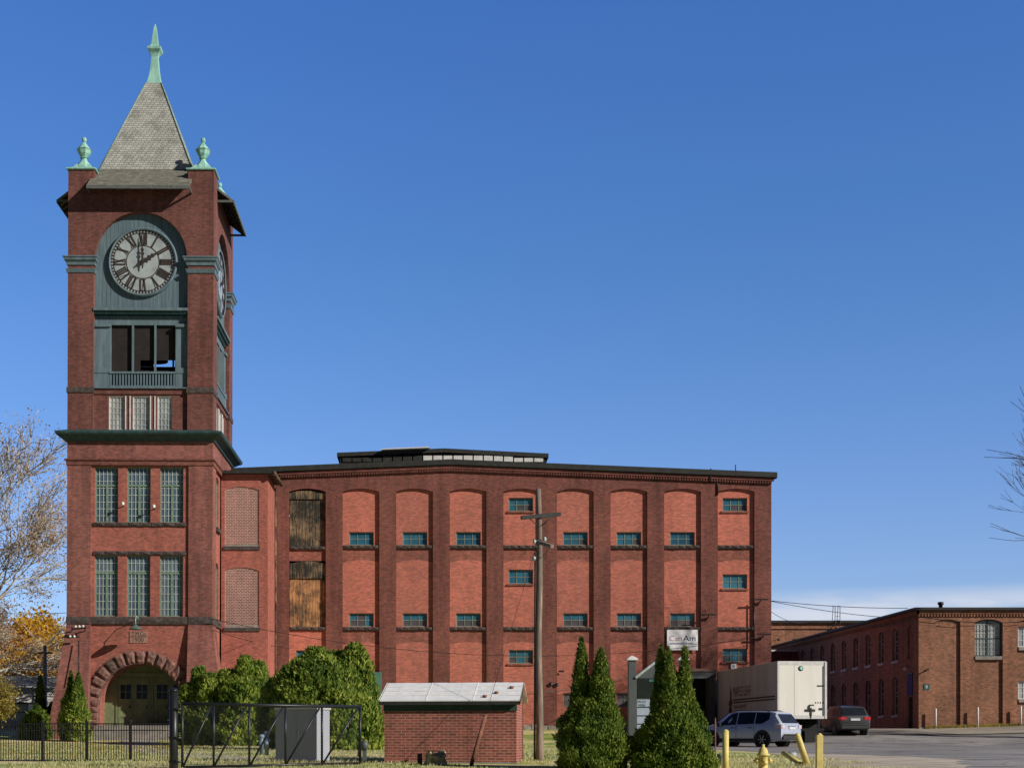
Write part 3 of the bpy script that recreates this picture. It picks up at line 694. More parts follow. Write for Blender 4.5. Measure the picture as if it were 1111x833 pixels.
# steps
st=thing('entrance_steps','broad concrete steps in front of the tower doors','steps',(TC.x,77.6,gz(TC.x,77.6)))
b=MB(); zg=gz(TC.x,77.5)-.4
for i,(y0,zz_) in enumerate(((78.35,.66),(78.0,.50),(77.65,.34),(77.3,.18),(76.95,.05))): b.box((TC.x-2.25-.0,y0,zg),(TC.x+2.35,80.3 if i==0 else y0+.36,EYE+zz_))
b.build('step',M['conc'],st,bevel=.015)
# ================================================================== MILL
sm=FL/86.5
def XM(px): return (px-PX)/sm
def ZM(py): return EYE+(PY-py)/sm
FY=86.5
def TM(u,z,n): return (u,FY-n,z)
mill=thing('brick_mill','long four storey red brick mill with arched bays and small blue windows','building',(XM(568),FY,gz(4,FY)))
L0=-12.0; Rg=XM(836.9); bz=gz(0,FY)-.8
pk=XM(490)
def rooftop(x): return ZM(499.0)-abs(x-pk)*.040
holes=[]; bays=[XM(313.6+58.15*i) for i in range(9)]; bw=XM(353.4)-XM(313.6)
bw=39.8/sm
zspring=ZM(533.2); rise=3.4/sm
for b0 in bays: holes.append(arch_rect(b0,b0+bw,bz+.6,zspring,rise,8))
wall=MB()
loop=[(L0,bz),(Rg,bz),(Rg,rooftop(Rg)-.25),(pk,rooftop(pk)-.25),(L0,rooftop(L0)-.25)]
wall.plate(loop,holes,TM,0,-.155,0,back=False)
# body behind: side, back walls, parapet
wall.add([(Rg,FY+.12,bz),(Rg,104,bz),(Rg,104,rooftop(Rg)-.25),(Rg,FY+.12,rooftop(Rg)-.25)],[(0,1,2,3)],0)
wall.add([(L0,104,bz),(Rg,104,bz),(Rg,104,rooftop(Rg)-.25),(pk,104,rooftop(pk)-.25),(L0,104,rooftop(L0)-.25)],[(0,1,2,3,4)],0)
wall.add([(L0,FY,bz),(L0,104,bz),(L0,104,rooftop(L0)-.25),(L0,FY,rooftop(L0)-.25)],[(0,1,2,3)],0)
# corbelled dentil course
def zoff(u,py_off): return rooftop(u)-py_off/sm
def slopebox(b,u0,u1,o0,o1,n0,n1,mi=0):
    P=[TM(u0,zoff(u0,o1),n0),TM(u1,zoff(u1,o1),n0),TM(u1,zoff(u1,o0),n0),TM(u0,zoff(u0,o0),n0),TM(u0,zoff(u0,o1),n1),TM(u1,zoff(u1,o1),n1),TM(u1,zoff(u1,o0),n1),TM(u0,zoff(u0,o0),n1)]
    b.hull8(P,mi)
for a,c in ((L0,pk),(pk,Rg)):
    slopebox(wall,a,c+(.12 if c==Rg else 0),5.6,9.3,.002,.17)
u=XM(298)
while u<Rg:
    slopebox(wall,u,u+.085,9.35,12.2,.002,.14); u+=.157
wall.build('wall',M['pier'],mill)
b=MB()
for a,c in ((L0,pk),(pk,Rg+.28)):
    slopebox(b,a,c,0,5.5,-.4,.30); slopebox(b,a,c,5.55,6.2,-.1,.20)
b.add([(L0,FY+.3,zoff(L0,1)),(pk,FY+.3,zoff(pk,1)),(pk,104.3,zoff(pk,1)),(L0,104.3,zoff(L0,1))],[(0,1,2,3)]);
b.add([(pk,FY+.3,zoff(pk,1)),(Rg+.3,FY+.3,zoff(Rg+.3,1)),(Rg+.3,104.3,zoff(Rg+.3,1)),(pk,104.3,zoff(pk,1))],[(0,1,2,3)])
rf=b.build('roof',M['roofd'],mill)
# bays
wz=lambda a,c:(ZM(c),ZM(a))
def bay(i):
    x0=bays[i]; x1=x0+bw; b=MB(); e=.0
    wins=[]
    wl,wr=x0+6.9/sm,x0+33.6/sm
    if i in (4,8):
        y=[(539.3,554),(617.3,632.8),(704.6,719.4)] if i==4 else [(539.6,554),(622.4,638),(703.2,717.6)]
        wins=[(x0+5.8/sm,x0+32.4/sm,ZM(c),ZM(a)) for a,c in y]
    elif i>0:
        wins=[(wl,wr,ZM(590.9),ZM(576.5)),(wl,wr,ZM(679.4),ZM(664.7))]
        if i in (2,3,5,6): wins.append((wl,wr,ZM(766),ZM(751.3)))
    else: wins=[(x0+7.5/sm,x0+34/sm,ZM(720),ZM(705))]
    segs=[]  # (loop,mat)
    s1t,s1b=ZM(591.0),ZM(594.8); s2t,s2b=ZM(679.6),ZM(683.4)
    up=arch_rect(x0,x1,s1b,zspring,rise,8)
    T=TM
    doors=[]
    if i==0:
        doors=[arch_rect(x0+.02,x1-.02,ZM(592.5),ZM(534),3/sm,8),arch_rect(x0+.02,x1-.02,ZM(681.0),ZM(611),3/sm,8)]
    mid_top=arch_pts(x0,x1,ZM(610),3.2/sm,8)
    low_top=arch_pts(x0,x1,ZM(699),3.2/sm,8)
    A=arch_rect(x0,x1,s1t,zspring,rise,8)
    B=[(x0,s1b),(x0,ZM(610))]+mid_top[::-1][1:-1]+[(x1,ZM(610)),(x1,s1b)]
    C=[(x0,s2t),(x1,s2t)]+mid_top
    Dd=[(x0,s2b),(x0,ZM(699))]+low_top[::-1][1:-1]+[(x1,ZM(699)),(x1,s2b)]
    E=[(x0,bz+.6),(x1,bz+.6)]+low_top
    def inside(w,zlo,zhi): return w[2]>=zlo-.001 and w[3]<=zhi+.01
    def put(loop,mi,zlo,zhi):
        hs=[rect(*w[:2],w[2],w[3]) for w in wins if inside(w,zlo,zhi)]
        if i==0: hs+= [d for d in doors if min(z for u,z in d)>=zlo-.2 and max(z for u,z in d)<=zhi+.4]
        b.plate(loop,hs,T,-.155,-.155-.20,mi,back=False)
    if i==0:
        d1,d2=doors
        # simple spandrels between the boarded hatches
        b.poly(rect(x0,x1,ZM(608),ZM(592.6)),[],T,-.155,1)
        b.poly(rect(x0,x1,bz+.6,ZM(681.1)),[rect(wins[0][0],wins[0][1],wins[0][2],wins[0][3])],T,-.155,0)
        b.plate(rect(wins[0][0]-.0,wins[0][1],wins[0][2],wins[0][3]),[],T,-.126,-.3,0,back=False) if False else None
    else:
        put(A,0,s1t,zspring+rise); put(B,1,ZM(610),s1b); put(C,0,s2t,ZM(606)); put(Dd,1,ZM(699),s2b); put(E,0,bz,ZM(699))
        if True:
            b.box((x0,s1b,-.3),(x1,s1t,-.156),T,1); b.box((x0,s2b,-.3),(x1,s2t,-.156),T,1)
    # darker voussoir rows and stains are in the spandrel brick
    b.build('bay_panel',[M['panel'],M['spandrel']],mill)
    for w in wins:
        mode=random.random(); 
        if i==1 and abs(w[3]-ZM(664.7))<.01: alt=lambda a,c:(a,c) in ((1,0),(1,1),(0,0))
        elif i in (2,3,5,6,7) and abs(w[3]-ZM(664.7))<.01: alt=lambda a,c:c==0
        elif w[3]<ZM(740): alt=lambda a,c:True
        elif mode<.35:
            rr=random.randrange(3); alt=lambda a,c,rr=rr:(a,c) in ((rr,0),(2,0))
        else: alt=lambda a,c:False
        w_=window(mill,TM,*w,-.255,3,2,M['frame'],M['glassM'],fw=.055,mw=.038,alt=alt,depth=.06)
        s=MB()
        if i in (4,8) or i==0: s.box((w[0]-.08,w[2]-.1,-.25),(w[1]+.08,w[2]-.003,-.07),TM)
        if s.v: s.build('sill',M['spandrel'],w_)
    s=MB()
    stoneblock(s,x0+.02,x1-.02,s1b,s1t,-.02,-.2,TM,0,.4) if i else stoneblock(s,x0+.02,x1-.02,ZM(596),ZM(592.3),-.01,-.2,TM,0,.4)
    stoneblock(s,x0+.02,x1-.02,s2b,s2t,-.02,-.2,TM,0,.4)
    s.build('stone_sill',M['stone'],mill)
    if i==0:
        for j,(zb_,zt_,sp,mt,my) in enumerate(((ZM(592.3),ZM(534),1,M['woodg'],541),(ZM(681),ZM(611),1,M['woodo'],627))):
            h=MB(); n=11; xa,xb=x0+.02,x1-.02
            for q in range(n):
                a=xa+(xb-xa)*q/n; c=xa+(xb-xa)*(q+1)/n-.012; dn=random.uniform(-.012,.012)
                def ztop(u):
                    wv=(xb-xa)/2; rs=3/sm; Rr=(wv*wv+rs*rs)/(2*rs); return zt_+rs-Rr+math.sqrt(Rr*Rr-(u-(xa+xb)/2)**2)
                h.hull8([TM(a,zb_,-.24+dn),TM(c,zb_,-.24+dn),TM(c,ZM(my)-.02,-.24+dn),TM(a,ZM(my)-.02,-.24+dn),TM(a,zb_,-.20+dn),TM(c,zb_,-.20+dn),TM(c,ZM(my)-.02,-.20+dn),TM(a,ZM(my)-.02,-.20+dn)],0)
                h.hull8([TM(a,ZM(my),-.16),TM(c,ZM(my),-.16),TM(c,ztop(c)-.02,-.16),TM(a,ztop(a)-.02,-.16),TM(a,ZM(my),-.12-dn),TM(c,ZM(my),-.12-dn),TM(c,ztop(c)-.02,-.12-dn),TM(a,ztop(a)-.02,-.12-dn)],1)
            h.poly(rect(xa,xb,zb_,zt_+.1),[],TM,-.26,2)
            h.build('boarded_hatch',[mt,M['woodg'],M['dark']],mill)
for i in range(9): bay(i)
b=MB()
for i in range(60):
    u=XM(298)+(Rg-XM(298))*i/60; stoneblock(b,u,u+(Rg-XM(298))/60-.02,bz+.0,gz(u,FY)+random.uniform(.25,.34),.04,-.1,TM,0,.5)
b.build('foundation',M['found'],mill)
# roof monitor
b=MB(); s9=FL/89.5
def mx(px): return (px-PX)/s9
def mz(py): return EYE+(PY-py)/s9
TMo=lambda u,z,n:(u,89.5-n,z)
def slab(b,x0,x1,t0,t1,b0,b1,y0,y1,mi):
    b.hull8([(x0,y0,b0),(x1,y0,b1),(x1,y1,b1),(x0,y1,b0),(x0,y0,t0),(x1,y0,t1),(x1,y1,t1),(x0,y1,t0)],mi)
ap=482
slab(b,mx(365.7),mx(ap),mz(491.3),mz(486.6),mz(495.5),mz(490.8),89.38,102,0)
slab(b,mx(ap),mx(595),mz(486.6),mz(492.2),mz(490.8),mz(496.6),89.38,102,0)
slab(b,mx(369),mx(592),mz(496),mz(496),mz(506),mz(506),89.5,101.6,1)
for i in range(20):
    xa=mx(371)+i*(mx(590)-mx(371))/20
    b.box((xa+.04,89.44,mz(501)),(xa+(mx(590)-mx(371))/20-.04,89.5,mz(496.8-(2.5 if 3<i<17 else 0))),mi=2 if i>7 else 0)
slab(b,mx(414),mx(466),mz(488.3),mz(486.0),mz(489.4),mz(487.2),89.0,90.4,2)
b.build('roof_monitor',[M['roofd'],M['dark'],M['white']],mill)
# small brackets and pipes on the facade
for (x,y) in ((597.5,742),(604,742.5)): b=MB(); b.lathe(TM(XM(x),ZM(y),.0),[(.1,.0),(.12,-.1),(.0,-.1)],8,axis='y'); b.build('wall_vent',M['iron'],mill)
b=MB(); b.box((XM(606),ZM(728.8),0),(XM(612),ZM(727),.03),TM); b.build('wall_vent',M['iron'],mill); b=MB()
b.tube([TM(XM(770.3),ZM(509),.25),TM(XM(770.3),ZM(521),.2),TM(XM(770.3),ZM(523),.06),TM(XM(778.5),ZM(523),.05),TM(XM(778.5),ZM(537),.05)],.04,6); b.build('conduit',M['iron'],mill); b=MB()
b.tube([TM(XM(799.2),ZM(503),-.3),TM(XM(799.2),ZM(510),-.3)],.03,5); b.build('roof_spike',M['iron'],mill); b=MB()
b.tube([TM(XM(818),ZM(652),.06),TM(XM(818),ZM(700),.06)],.035,6); b.build('conduit',M['iron'],mill)
for (x0_,x1_,y) in ((760,776,667),(816,832,650.5),(820,835,688)): b=MB(); b.bar(TM(XM(x0_),ZM(y),.3),TM(XM(x1_),ZM(y),.3),.07); b.bar(TM(XM((x0_+x1_)/2),ZM(y),.3),TM(XM((x0_+x1_)/2),ZM(y+3),0),.05); b.build('wall_bracket',M['iron'],mill)
# CanAm board & number board
o=thing('sign_board','white CanAm company board fixed high on the brick mill','sign',TM(XM(740),ZM(694),.02))
b=MB(); b.box((XM(723.6),ZM(705),.01),(XM(757),ZM(682.9),.05),TM); b.build('board',M['boardwhite'],o)
b=MB(); text_mesh(b,'Can',TM,XM(732.8),ZM(692.2),.33,.056,0,w=.72); text_mesh(b,'Am',TM,XM(747.8),ZM(692),.33,.056,1,w=.72)
b.box((XM(724.5),ZM(698.7),.05),(XM(756),ZM(698.3),.055),TM,1)
for i in range(14): b.box((XM(727)+i*.095,ZM(697.9),.05),(XM(727)+i*.095+.06,ZM(696.9),.055),TM,1)
b.build('lettering',[M['pink'],M['navy']],o)
o=thing('number_board','small white square board with figure 8 under a mill window','sign',TM(XM(796.5),ZM(722.6),.0))
b=MB(); b.box((XM(793.3),ZM(725.4),-.12),(XM(799.3),ZM(719.8),-.08),TM); b.build('board',M['boardwhite'],o)
b=MB(); text_mesh(b,'8',TM,XM(796.3),ZM(722.6),.18,-.075,0); b.build('numeral',M['ink'],o)
o=thing('utility_cabinet','flat dark green cabinet against the mill beside the big bush','cabinet',(XM(407),FY-.4,gz(0,FY)))
b=MB(); b.box((XM(398),FY-.45,gz(0,FY)),(XM(414),FY-.05,ZM(729))); b.build('housing',plain('faded_green_cabinet',(.07,.17,.12),.6,var=.2),o,bevel=.02)
b=MB(); b.box((XM(399),FY-.47,gz(0,FY)+.2),(XM(405.5),FY-.455,ZM(731))); b.box((XM(406.5),FY-.47,gz(0,FY)+.2),(XM(413),FY-.455,ZM(731))); b.build('door',plain('faded_green_door',(.08,.19,.135),.55,var=.2),o)
# loading dock
o=thing('loading_dock','dark loading dock with flat brown canopy left of the trailer','dock',(XM(757),84.5,gz(15,84.5)))
b=MB(); x0,x1=XM(737),XM(767.5); zt=ZM(727.5)
b.box((x0,83.6,zt-.16),(x1,FY-.16,zt)); b.build('canopy',plain('brown_canopy_edge',(.22,.13,.10),.8,var=.4),o)
b=MB(); b.box((x0+.05,83.65,zt-.55),(x1-.05,83.75,zt-.165)); b.box((x0+.06,83.7,gz(15,84)-.2),(x0+.26,83.9,zt-.56)); b.box((x1-.36,83.7,gz(15,84)-.2),(x1-.1,83.95,zt-.56)); b.box((x1-.12,83.96,gz(15,84)-.2),(x1-.06,FY-.01,zt-.18)); b.build('post',M['grey'],o)
b=MB(); b.box((x0+.3,FY-.1,gz(15,84)-.2),(x1-.15,FY-.02,zt-.2)); b.box((x1+.06,FY-.14,gz(15,84)-.2),(XM(779),FY-.02,ZM(737))); b.build('dock_door',M['dark'],o)
b=MB(); b.box((x0+.3,84.6,gz(15,84)-.2),(x1-.15,FY-.12,gz(15,84)+.75)); b.build('platform',M['conc'],o)

# ================================================================== ANNEX (stair block between tower and mill)
AY=82.5; sa=FL/AY
def XA(px): return (px-PX)/sa
def ZA(py): return EYE+(PY-py)/sa
TA=lambda u,z,n:(u,AY-n,z)
an=thing('brick_annex','narrow brick block with two bricked up arched windows beside the tower','building',(XA(262),AY,gz(-10,AY)))
x0,x1=TC.x+H-.30,XA(290.2); bz2=gz(-10,AY)-.8; zt=ZA(514)
hs=[arch_rect(XA(243.9),XA(281),ZA(592.5),ZA(531.5),3.6/sa,8),arch_rect(XA(243.9),XA(281),ZA(680.6),ZA(619),3.6/sa,8)]
b=MB(); b.plate(rect(x0+.32,x1,bz2,zt),hs,TA,0,-.06,0,back=False)
b.add([(x1,AY,bz2),(x1,FY-.0,bz2),(x1,FY,zt),(x1,AY,zt)],[(0,1,2,3)],0)
b.build('wall',M['tower_red'],an)
for h in hs:
    g=MB(); g.poly(h,[],TA,-.05,0); p=g.build('bricked_up_window',M['infill'],an)
    k=MB(); inn=[(XA(262.4)+(u-XA(262.4))*.965,ZA(560)+(z-ZA(560))*.99 if False else z) for u,z in h]
    s=MB(); zb_=min(z for u,z in h); s.box((XA(242.6),zb_-.2,-.05),(XA(282.2),zb_-.004,.07),TA,0); s.box((XA(243.9),zb_+.0,-.049),(XA(281),zb_+.12,-.02),TA,1); s.build('sill',[M['stone'],M['conc']],p)
    s=MB(); m=len(h); ap=h[2:]; cx=XA(262.45)
    inn=[(cx+(u-cx)*.965,z-.045) for u,z in ap]; s.poly(ap+inn[::-1],[],TA,-.044,0)
    for e in (-1,1):
        ue=XA(243.9) if e<0 else XA(281); s.box((min(ue,ue-e*.035),zb_+.12,-.049),(max(ue,ue-e*.035),ap[0][1],-.043),TA)
    s.build('mortar_line',plain('pale_mortar',(.50,.38,.33),.9,var=.3),p)
b=MB(); b.box((x0+.32,AY-.36,zt-.02),(x1+.4,FY-.42,zt+.14)); 
b.add([(x0+.3,AY-.36,zt+.145),(x1+.4,AY-.36,zt+.145),(x1+.4,FY-.3,zt+.5),(x0+.3,FY-.3,zt+.5)],[(0,1,2,3)])
b.box((x1+.0,AY-.3,zt-.35),(x1+.34,FY-.45,zt-.03)) if False else None
b.build('roof',M['roofd'],an)
b=MB(); b.tube([(x1+.42,AY-.4,zt+.0),(x1+.42,FY-.45,zt+.0)],.11,8); b.tube([(x1+.06,FY-.15,zt-.1),(x1+.06,FY-.15,gz(x1,FY))],.05,8); b.build('gutter',M['woodg'],an)

# ================================================================== RIGHT WING (two storey)
WX,WY=28.93,86.9; sw=FL/WY
def XW(px): return (px-PX)/sw
def ZW(py): return EYE+(PY-py)/sw
TWf=lambda u,z,n:(u,WY-n,z)
TWs=lambda u,z,n:(WX-n,WY+u,z)
wg=thing('brick_wing','two storey orange brick mill wing with dark side wall of tall windows','building',(WX,WY,gz(WX,WY)))
bz3=gz(WX,WY)-.8; ztw=ZW(659); E2=60; LEN=38
fb=[(1015,1042),(1057.6,1088),(1103.5,1134),(1149,1180),(1195,1226),(1241,1272),(1287,1318)]
b=MB(); hs=[]
for i,(a,c) in enumerate(fb): hs.append(arch_rect(XW(a),XW(c),bz3+.5,ZW(675 if i else 674.5),(3.6 if i else 3)/sw,8))
b.plate(rect(WX,E2,bz3,ztw-.1),hs,TWf,0,-.12,0,back=False)
# side wall
sh=[]; du=2.8
wd=[]
for i in range(12):
    c=4.4+i*du; 
    for lo,hi in ((EYE+1.40,EYE+3.75),(EYE+4.75,EYE+6.75)):
        h=arch_rect(c-.52,c+.52,lo,hi-.16,.16,6); sh.append(h); wd.append((c,lo,hi,h))
dr=rect(1.05,1.95,bz3+.3,EYE+2.45); sh.append(arch_rect(1.0,2.0,EYE+4.75,EYE+6.6,.14,6)); sh.append(dr)
b.plate(rect(.121,LEN,bz3,ztw-.1),sh,TWs,0,-.2,0,back=False)
b.add([(WX,WY+LEN,bz3),(E2,WY+LEN,bz3),(E2,WY+LEN,ztw-.1),(WX,WY+LEN,ztw-.1)],[(0,1,2,3)],0); b.add([(E2,WY,bz3),(E2,WY+LEN,bz3),(E2,WY+LEN,ztw-.1),(E2,WY,ztw-.1)],[(0,1,2,3)],0)
b.poly(arch_rect(1.0,2.0,EYE+4.75,EYE+6.6,.14,6),[],TWs,-.1,0)
# corbels and dentils on both sides
for T_,L_,R_ in ((TWf,WX-.12,E2),(TWs,-.12,LEN)):
    b.box((L_,ztw-.36,.002),(R_,ztw-.16,.12),T_); u=L_+.1
    while u<(R_ if T_ is TWf and R_<50 else min(R_,L_+30)): b.box((u,ztw-.52,.002),(u+.09,ztw-.362,.09),T_); u+=.18
b.build('wall',M['wing'],wg)
b=MB(); 
for i,(a,c) in enumerate(fb):
    hh=[]
    if i in (1,): hh=[arch_rect(XW(a)+.02,XW(c)-.02,ZW(711.3),ZW(675),3.4/sw,8)]
    if i>=2: hh=[rect(XW(a)+.1,XW(c)-.1,ZW(701.5),ZW(680)),rect(XW(a)+.1,XW(c)-.1,ZW(758),ZW(738.5))]
    b.plate(arch_rect(XW(a),XW(c),bz3+.5,ZW(675 if i else 674.5),(3.6 if i else 3)/sw,8),hh,TWf,-.12,-.3,0,back=False)
b.build('recessed_panel',M['wing'],wg)
a,c=fb[1]; lp=arch_rect(XW(a)+.02,XW(c)-.02,ZW(711.3),ZW(675),3.4/sw,8)
w_=window(wg,TWf,XW(a)+.02,XW(c)-.02,ZW(711.3),ZW(671.8),-.2,8,8,M['dgreen'],M['glassL'],fw=.06,mw=.025,loop=lp,mullion=[XW((a+c)/2)],meeting=ZW(692),mm=M['muntin'])
s=MB(); s.box((XW(a)+.02,ZW(715.2),-.2),(XW(c)-.05,ZW(711.5),.05),TWf); s.build('sill',M['conc'],w_)
for a,c in fb[2:]:
    for y0,y1 in ((680,701.5),(738.5,758)):
        w_=window(wg,TWf,XW(a)+.1,XW(c)-.1,ZW(y1),ZW(y0),-.2,4,3,M['white'],M['glassL'],fw=.06,mw=.03,mm=M['white'])
        s=MB(); s.box((XW(a)+.1,ZW(y1+3.5),-.2),(XW(c)-.1,ZW(y1)-.003,.02),TWf); s.build('sill',M['conc'],w_)
M['greyframe']=plain('grey_blue_window_frame',(.40,.42,.46),.6,var=.2)
for c,lo,hi,h in wd:
    w_=window(wg,TWs,c-.52,c+.52,lo,hi,-.14,2,4,M['greyframe'],M['glassK'],fw=.07,mw=.03,loop=h,meeting=(lo+hi)/2+.2)
    s=MB(); s.box((c-.6,lo-.14,-.1),(c+.6,lo-.003,.05),TWs); s.build('sill',M['greyframe'],w_)
b=MB(); b.box((1.05,bz3+.3,-.18),(1.95,EYE+2.45,-.12),TWs); b.build('door',M['dark'],wg)
b=MB(); b.box((WX-.3,WY-.3,ztw-.15),(E2+.3,WY+LEN+.3,ztw)); b.build('roof',M['roofd'],wg)
b=MB(); b.lathe((XW(1027),WY+1,ztw),[(.12,0),(.12,.25),(.18,.27),(.18,.42),(0,.45)],8); b.build('vent_pipe',M['iron'],wg)
b=MB(); 
for i in range(28):
    u=WX+i*1.1; stoneblock(b,u,u+1.07,bz3,gz(u,WY)+.13,.05,-.1,TWf,0,.55)
b.build('foundation',M['found'],wg)
b=MB(); b.bar(TWf(XW(999),ZW(728),.7),TWf(XW(1003.5),ZW(726.5),.5),.14,.1); b.bar(TWf(XW(1003.5),ZW(726.5),.5),TWf(XW(1007.5),ZW(725.5),0),.06); b.build('flood_lamp',M['iron'],wg)
o=thing('number_board','small dark green board with white figure 9 near the wing corner','sign',TWf(XW(1005),ZW(744.8),.02))
b=MB(); b.box((XW(1002),ZW(748),.003),(XW(1008.3),ZW(741.8),.03),TWf); b.build('board',M['gsign'],o)
b=MB(); text_mesh(b,'9',TWf,XW(1005.1),ZW(744.9),.22,.034,0); b.build('numeral',M['white'],o)
# banner over the side door
ub0,ub1=1.0,1.95
o=thing('banner','violet cloth banner hanging above the side door of the wing','banner',TWs(1.45,EYE+3.3,.05))
b=MB(); b.box((ub0,EYE+2.55,.03),(ub1,EYE+3.85,.045),TWs); b.build('cloth',M['banner'],o)
b=MB(); b.bar(TWs(ub0-.05,EYE+3.87,.04),TWs(ub1+.05,EYE+3.87,.04),.05); b.build('rod',M['iron'],o)
o=thing('wall_lamp','small pale lamp above the violet banner on the wing','lamp',TWs(1.5,EYE+4.2,.0))
b=MB(); b.tube([TWs(1.5,EYE+4.25,0),TWs(1.5,EYE+4.35,.25),TWs(1.5,EYE+4.2,.32)],.02,6); b.build('arm',M['iron'],o)
b=MB(); b.lathe(TWs(1.5,EYE+4.1,.32),[(.04,.14),(.12,.0),(.1,-.04),(0,-.06)],10); b.build('lamp_shade',M['white'],o)
# pale guard posts along the front
for i,(px,lab) in enumerate(((1013,'thin pale guard post against the wing nearest the figure 9 board'),(1058.5,'thin pale guard post below the large arched wing window'),(1105,'thin pale guard post at the right edge of the wing'))):
    b=MB(); x=XW(px); z0=gz(x,86.6); b.lathe((x,86.55,0),[(.06,z0-.1),(.06,z0+1.18),(.04,z0+1.22),(0,z0+1.23)],8); tag(b.build('guard_post',M['white'],None,org=(x,86.55,z0)),lab,'post','pale guard posts along the wing')
# ---- rear building and link
o=thing('rear_building','flat roofed orange brick building behind the two storey wing','building',(33,126,gz(33,126)))
y0=126.0; sr=FL/y0; zt=EYE+(PY-673)/sr
b=MB(); b.box((19,y0,EYE-.5),(50,y0+16,zt-.2)); b.box((19,y0-.12,zt-.7),(50,y0-.002,zt-.55)); 
for i in range(8): b.box((30+i*1.3-.08,y0-.03,zt-1.7),(30+i*1.3+.08,y0-.003,zt-1.55),mi=1)
b.build('wall',[M['wing'],M['dark']],o)
b=MB(); b.box((18.8,y0-.25,zt-.2),(50.2,y0+16.2,zt)); b.build('roof',M['roofd'],o)
b=MB(); xl=(905-PX)/sr
for d in (0,.42): b.tube([(xl+d,y0-.3,zt-2.3),(xl+d,y0-.3,zt+1.2),(xl+d,y0+.3,zt+1.3),(xl+d,y0+.6,zt)],.03,5)
for i in range(8): b.bar((xl,y0-.3,zt-2.1+i*.35),(xl+.42,y0-.3,zt-2.1+i*.35),.025)
b.build('ladder',M['iron'],o)
o=thing('link_building','low dark red link block with white flashing behind the trailer','building',(24.5,115.5,gz(24,115)))
b=MB(); b.box((20.3,115.5,EYE-.5),(28.9,125.8,EYE+6.75)); b.build('wall',M['pier'],o)
b=MB(); b.box((20.3,115.3,EYE+6.75),(28.9,125.8,EYE+6.88)); b.build('roof',[M['white']],o)
# ================================================================== SHED
sh_=FL/42.3; ph=R(8)
c0=W(417,825,42.4); ez=gz(c0.x,42.4)
rt=Vector((math.cos(ph),-math.sin(ph),0)); bk=Vector((math.sin(ph),math.cos(ph),0))
shed=thing('brick_shed','small red brick shed with pale sheet metal roof','shed',(c0.x,c0.y,ez)); 
LW,LD=3.80,2.6
def TS(u,z,n): p=Vector((c0.x,c0.y,0))+rt*u-bk*n; return (p.x,p.y,z)
hz=EYE+1.10
b=MB(); b.hull8([TS(0,ez-.4,0),TS(LW,ez-.4,0),TS(LW,ez-.4,-LD),TS(0,ez-.4,-LD),TS(0,hz,0),TS(LW,hz,0),TS(LW,hz,-LD),TS(0,hz,-LD)])
for u in (0,LW): b.add([TS(u,hz,0),TS(u,hz,-LD),TS(u,hz+.48,-LD/2)],[(0,1,2)])
wl_=b.build('wall',M['shed'],shed)
b=MB(); b.hull8([TS(-.02,ez-.4,.03),TS(LW+.02,ez-.4,.03),TS(LW+.02,ez-.4,-LD-.03),TS(-.02,ez-.4,-LD-.03),TS(-.02,ez+.03,.03),TS(LW+.02,ez+.03,.03),TS(LW+.02,ez+.03,-LD-.03),TS(-.02,ez+.03,-LD-.03)]); b.build('footing',M['conc'],shed)
b=MB(); n=9
for i in range(n):
    u0=-.13+i*(LW+.26)/n; u1=-.13+(i+1)*(LW+.26)/n-.004; e=.004*(i%2)
    for s in (0,1):
        nn=[.2,-LD/2] if s==0 else [-LD-.2,-LD/2]
        z0,z1=hz-.06,hz+.49
        b.hull8([TS(u0,z0,nn[0]),TS(u1,z0,nn[0]),TS(u1,z1,nn[1]),TS(u0,z1,nn[1]),TS(u0,z0+.03+e,nn[0]),TS(u1,z0+.03+e,nn[0]),TS(u1,z1+.03+e,nn[1]),TS(u0,z1+.03+e,nn[1])],0)
    (i%3==0) and b.bar(TS(u0,z0+.035,.2),TS(u0,hz+.525,-LD/2),.02,.012)
for q_ in (.25,.5,.75): b.bar(TS(-.13,hz-.02+.55*q_,.2-q_*(.2+LD/2)),TS(LW+.13,hz-.02+.55*q_,.2-q_*(.2+LD/2)),.02,.014)
for (u,n_) in ((3.2,-.35),(2.9,-.05),(3.6,-.8)): b.lathe(TS(u,hz+.0+(.2-n_)*.363,n_),[(.07,-.05),(.06,.03),(0,.04)],6,mi=1)
b.build('roof',[M['sheet'],M['rust']],shed)
b=MB(); b.box((-.12,hz-.16,.15),(LW+.12,hz-.062,.19),TS); 
for u in (-.13,LW+.1):
    b.hull8([TS(u,hz-.14,.2),TS(u+.03,hz-.14,.2),TS(u+.03,hz+.42,-LD/2),TS(u,hz+.42,-LD/2),TS(u,hz-.03,.2),TS(u+.03,hz-.03,.2),TS(u+.03,hz+.52,-LD/2),TS(u,hz+.52,-LD/2)])
b.build('fascia',M['roofd'],shed)
b=MB(); b.box((-.02,hz-.33,.002),(LW+.02,hz-.0,.03),TS); b.build('eave_shade_strip',plain('dark_green_eave_shade',(.03,.07,.05),.7,var=.3),shed)  # dark strip painting the roof's shadow along the wall top

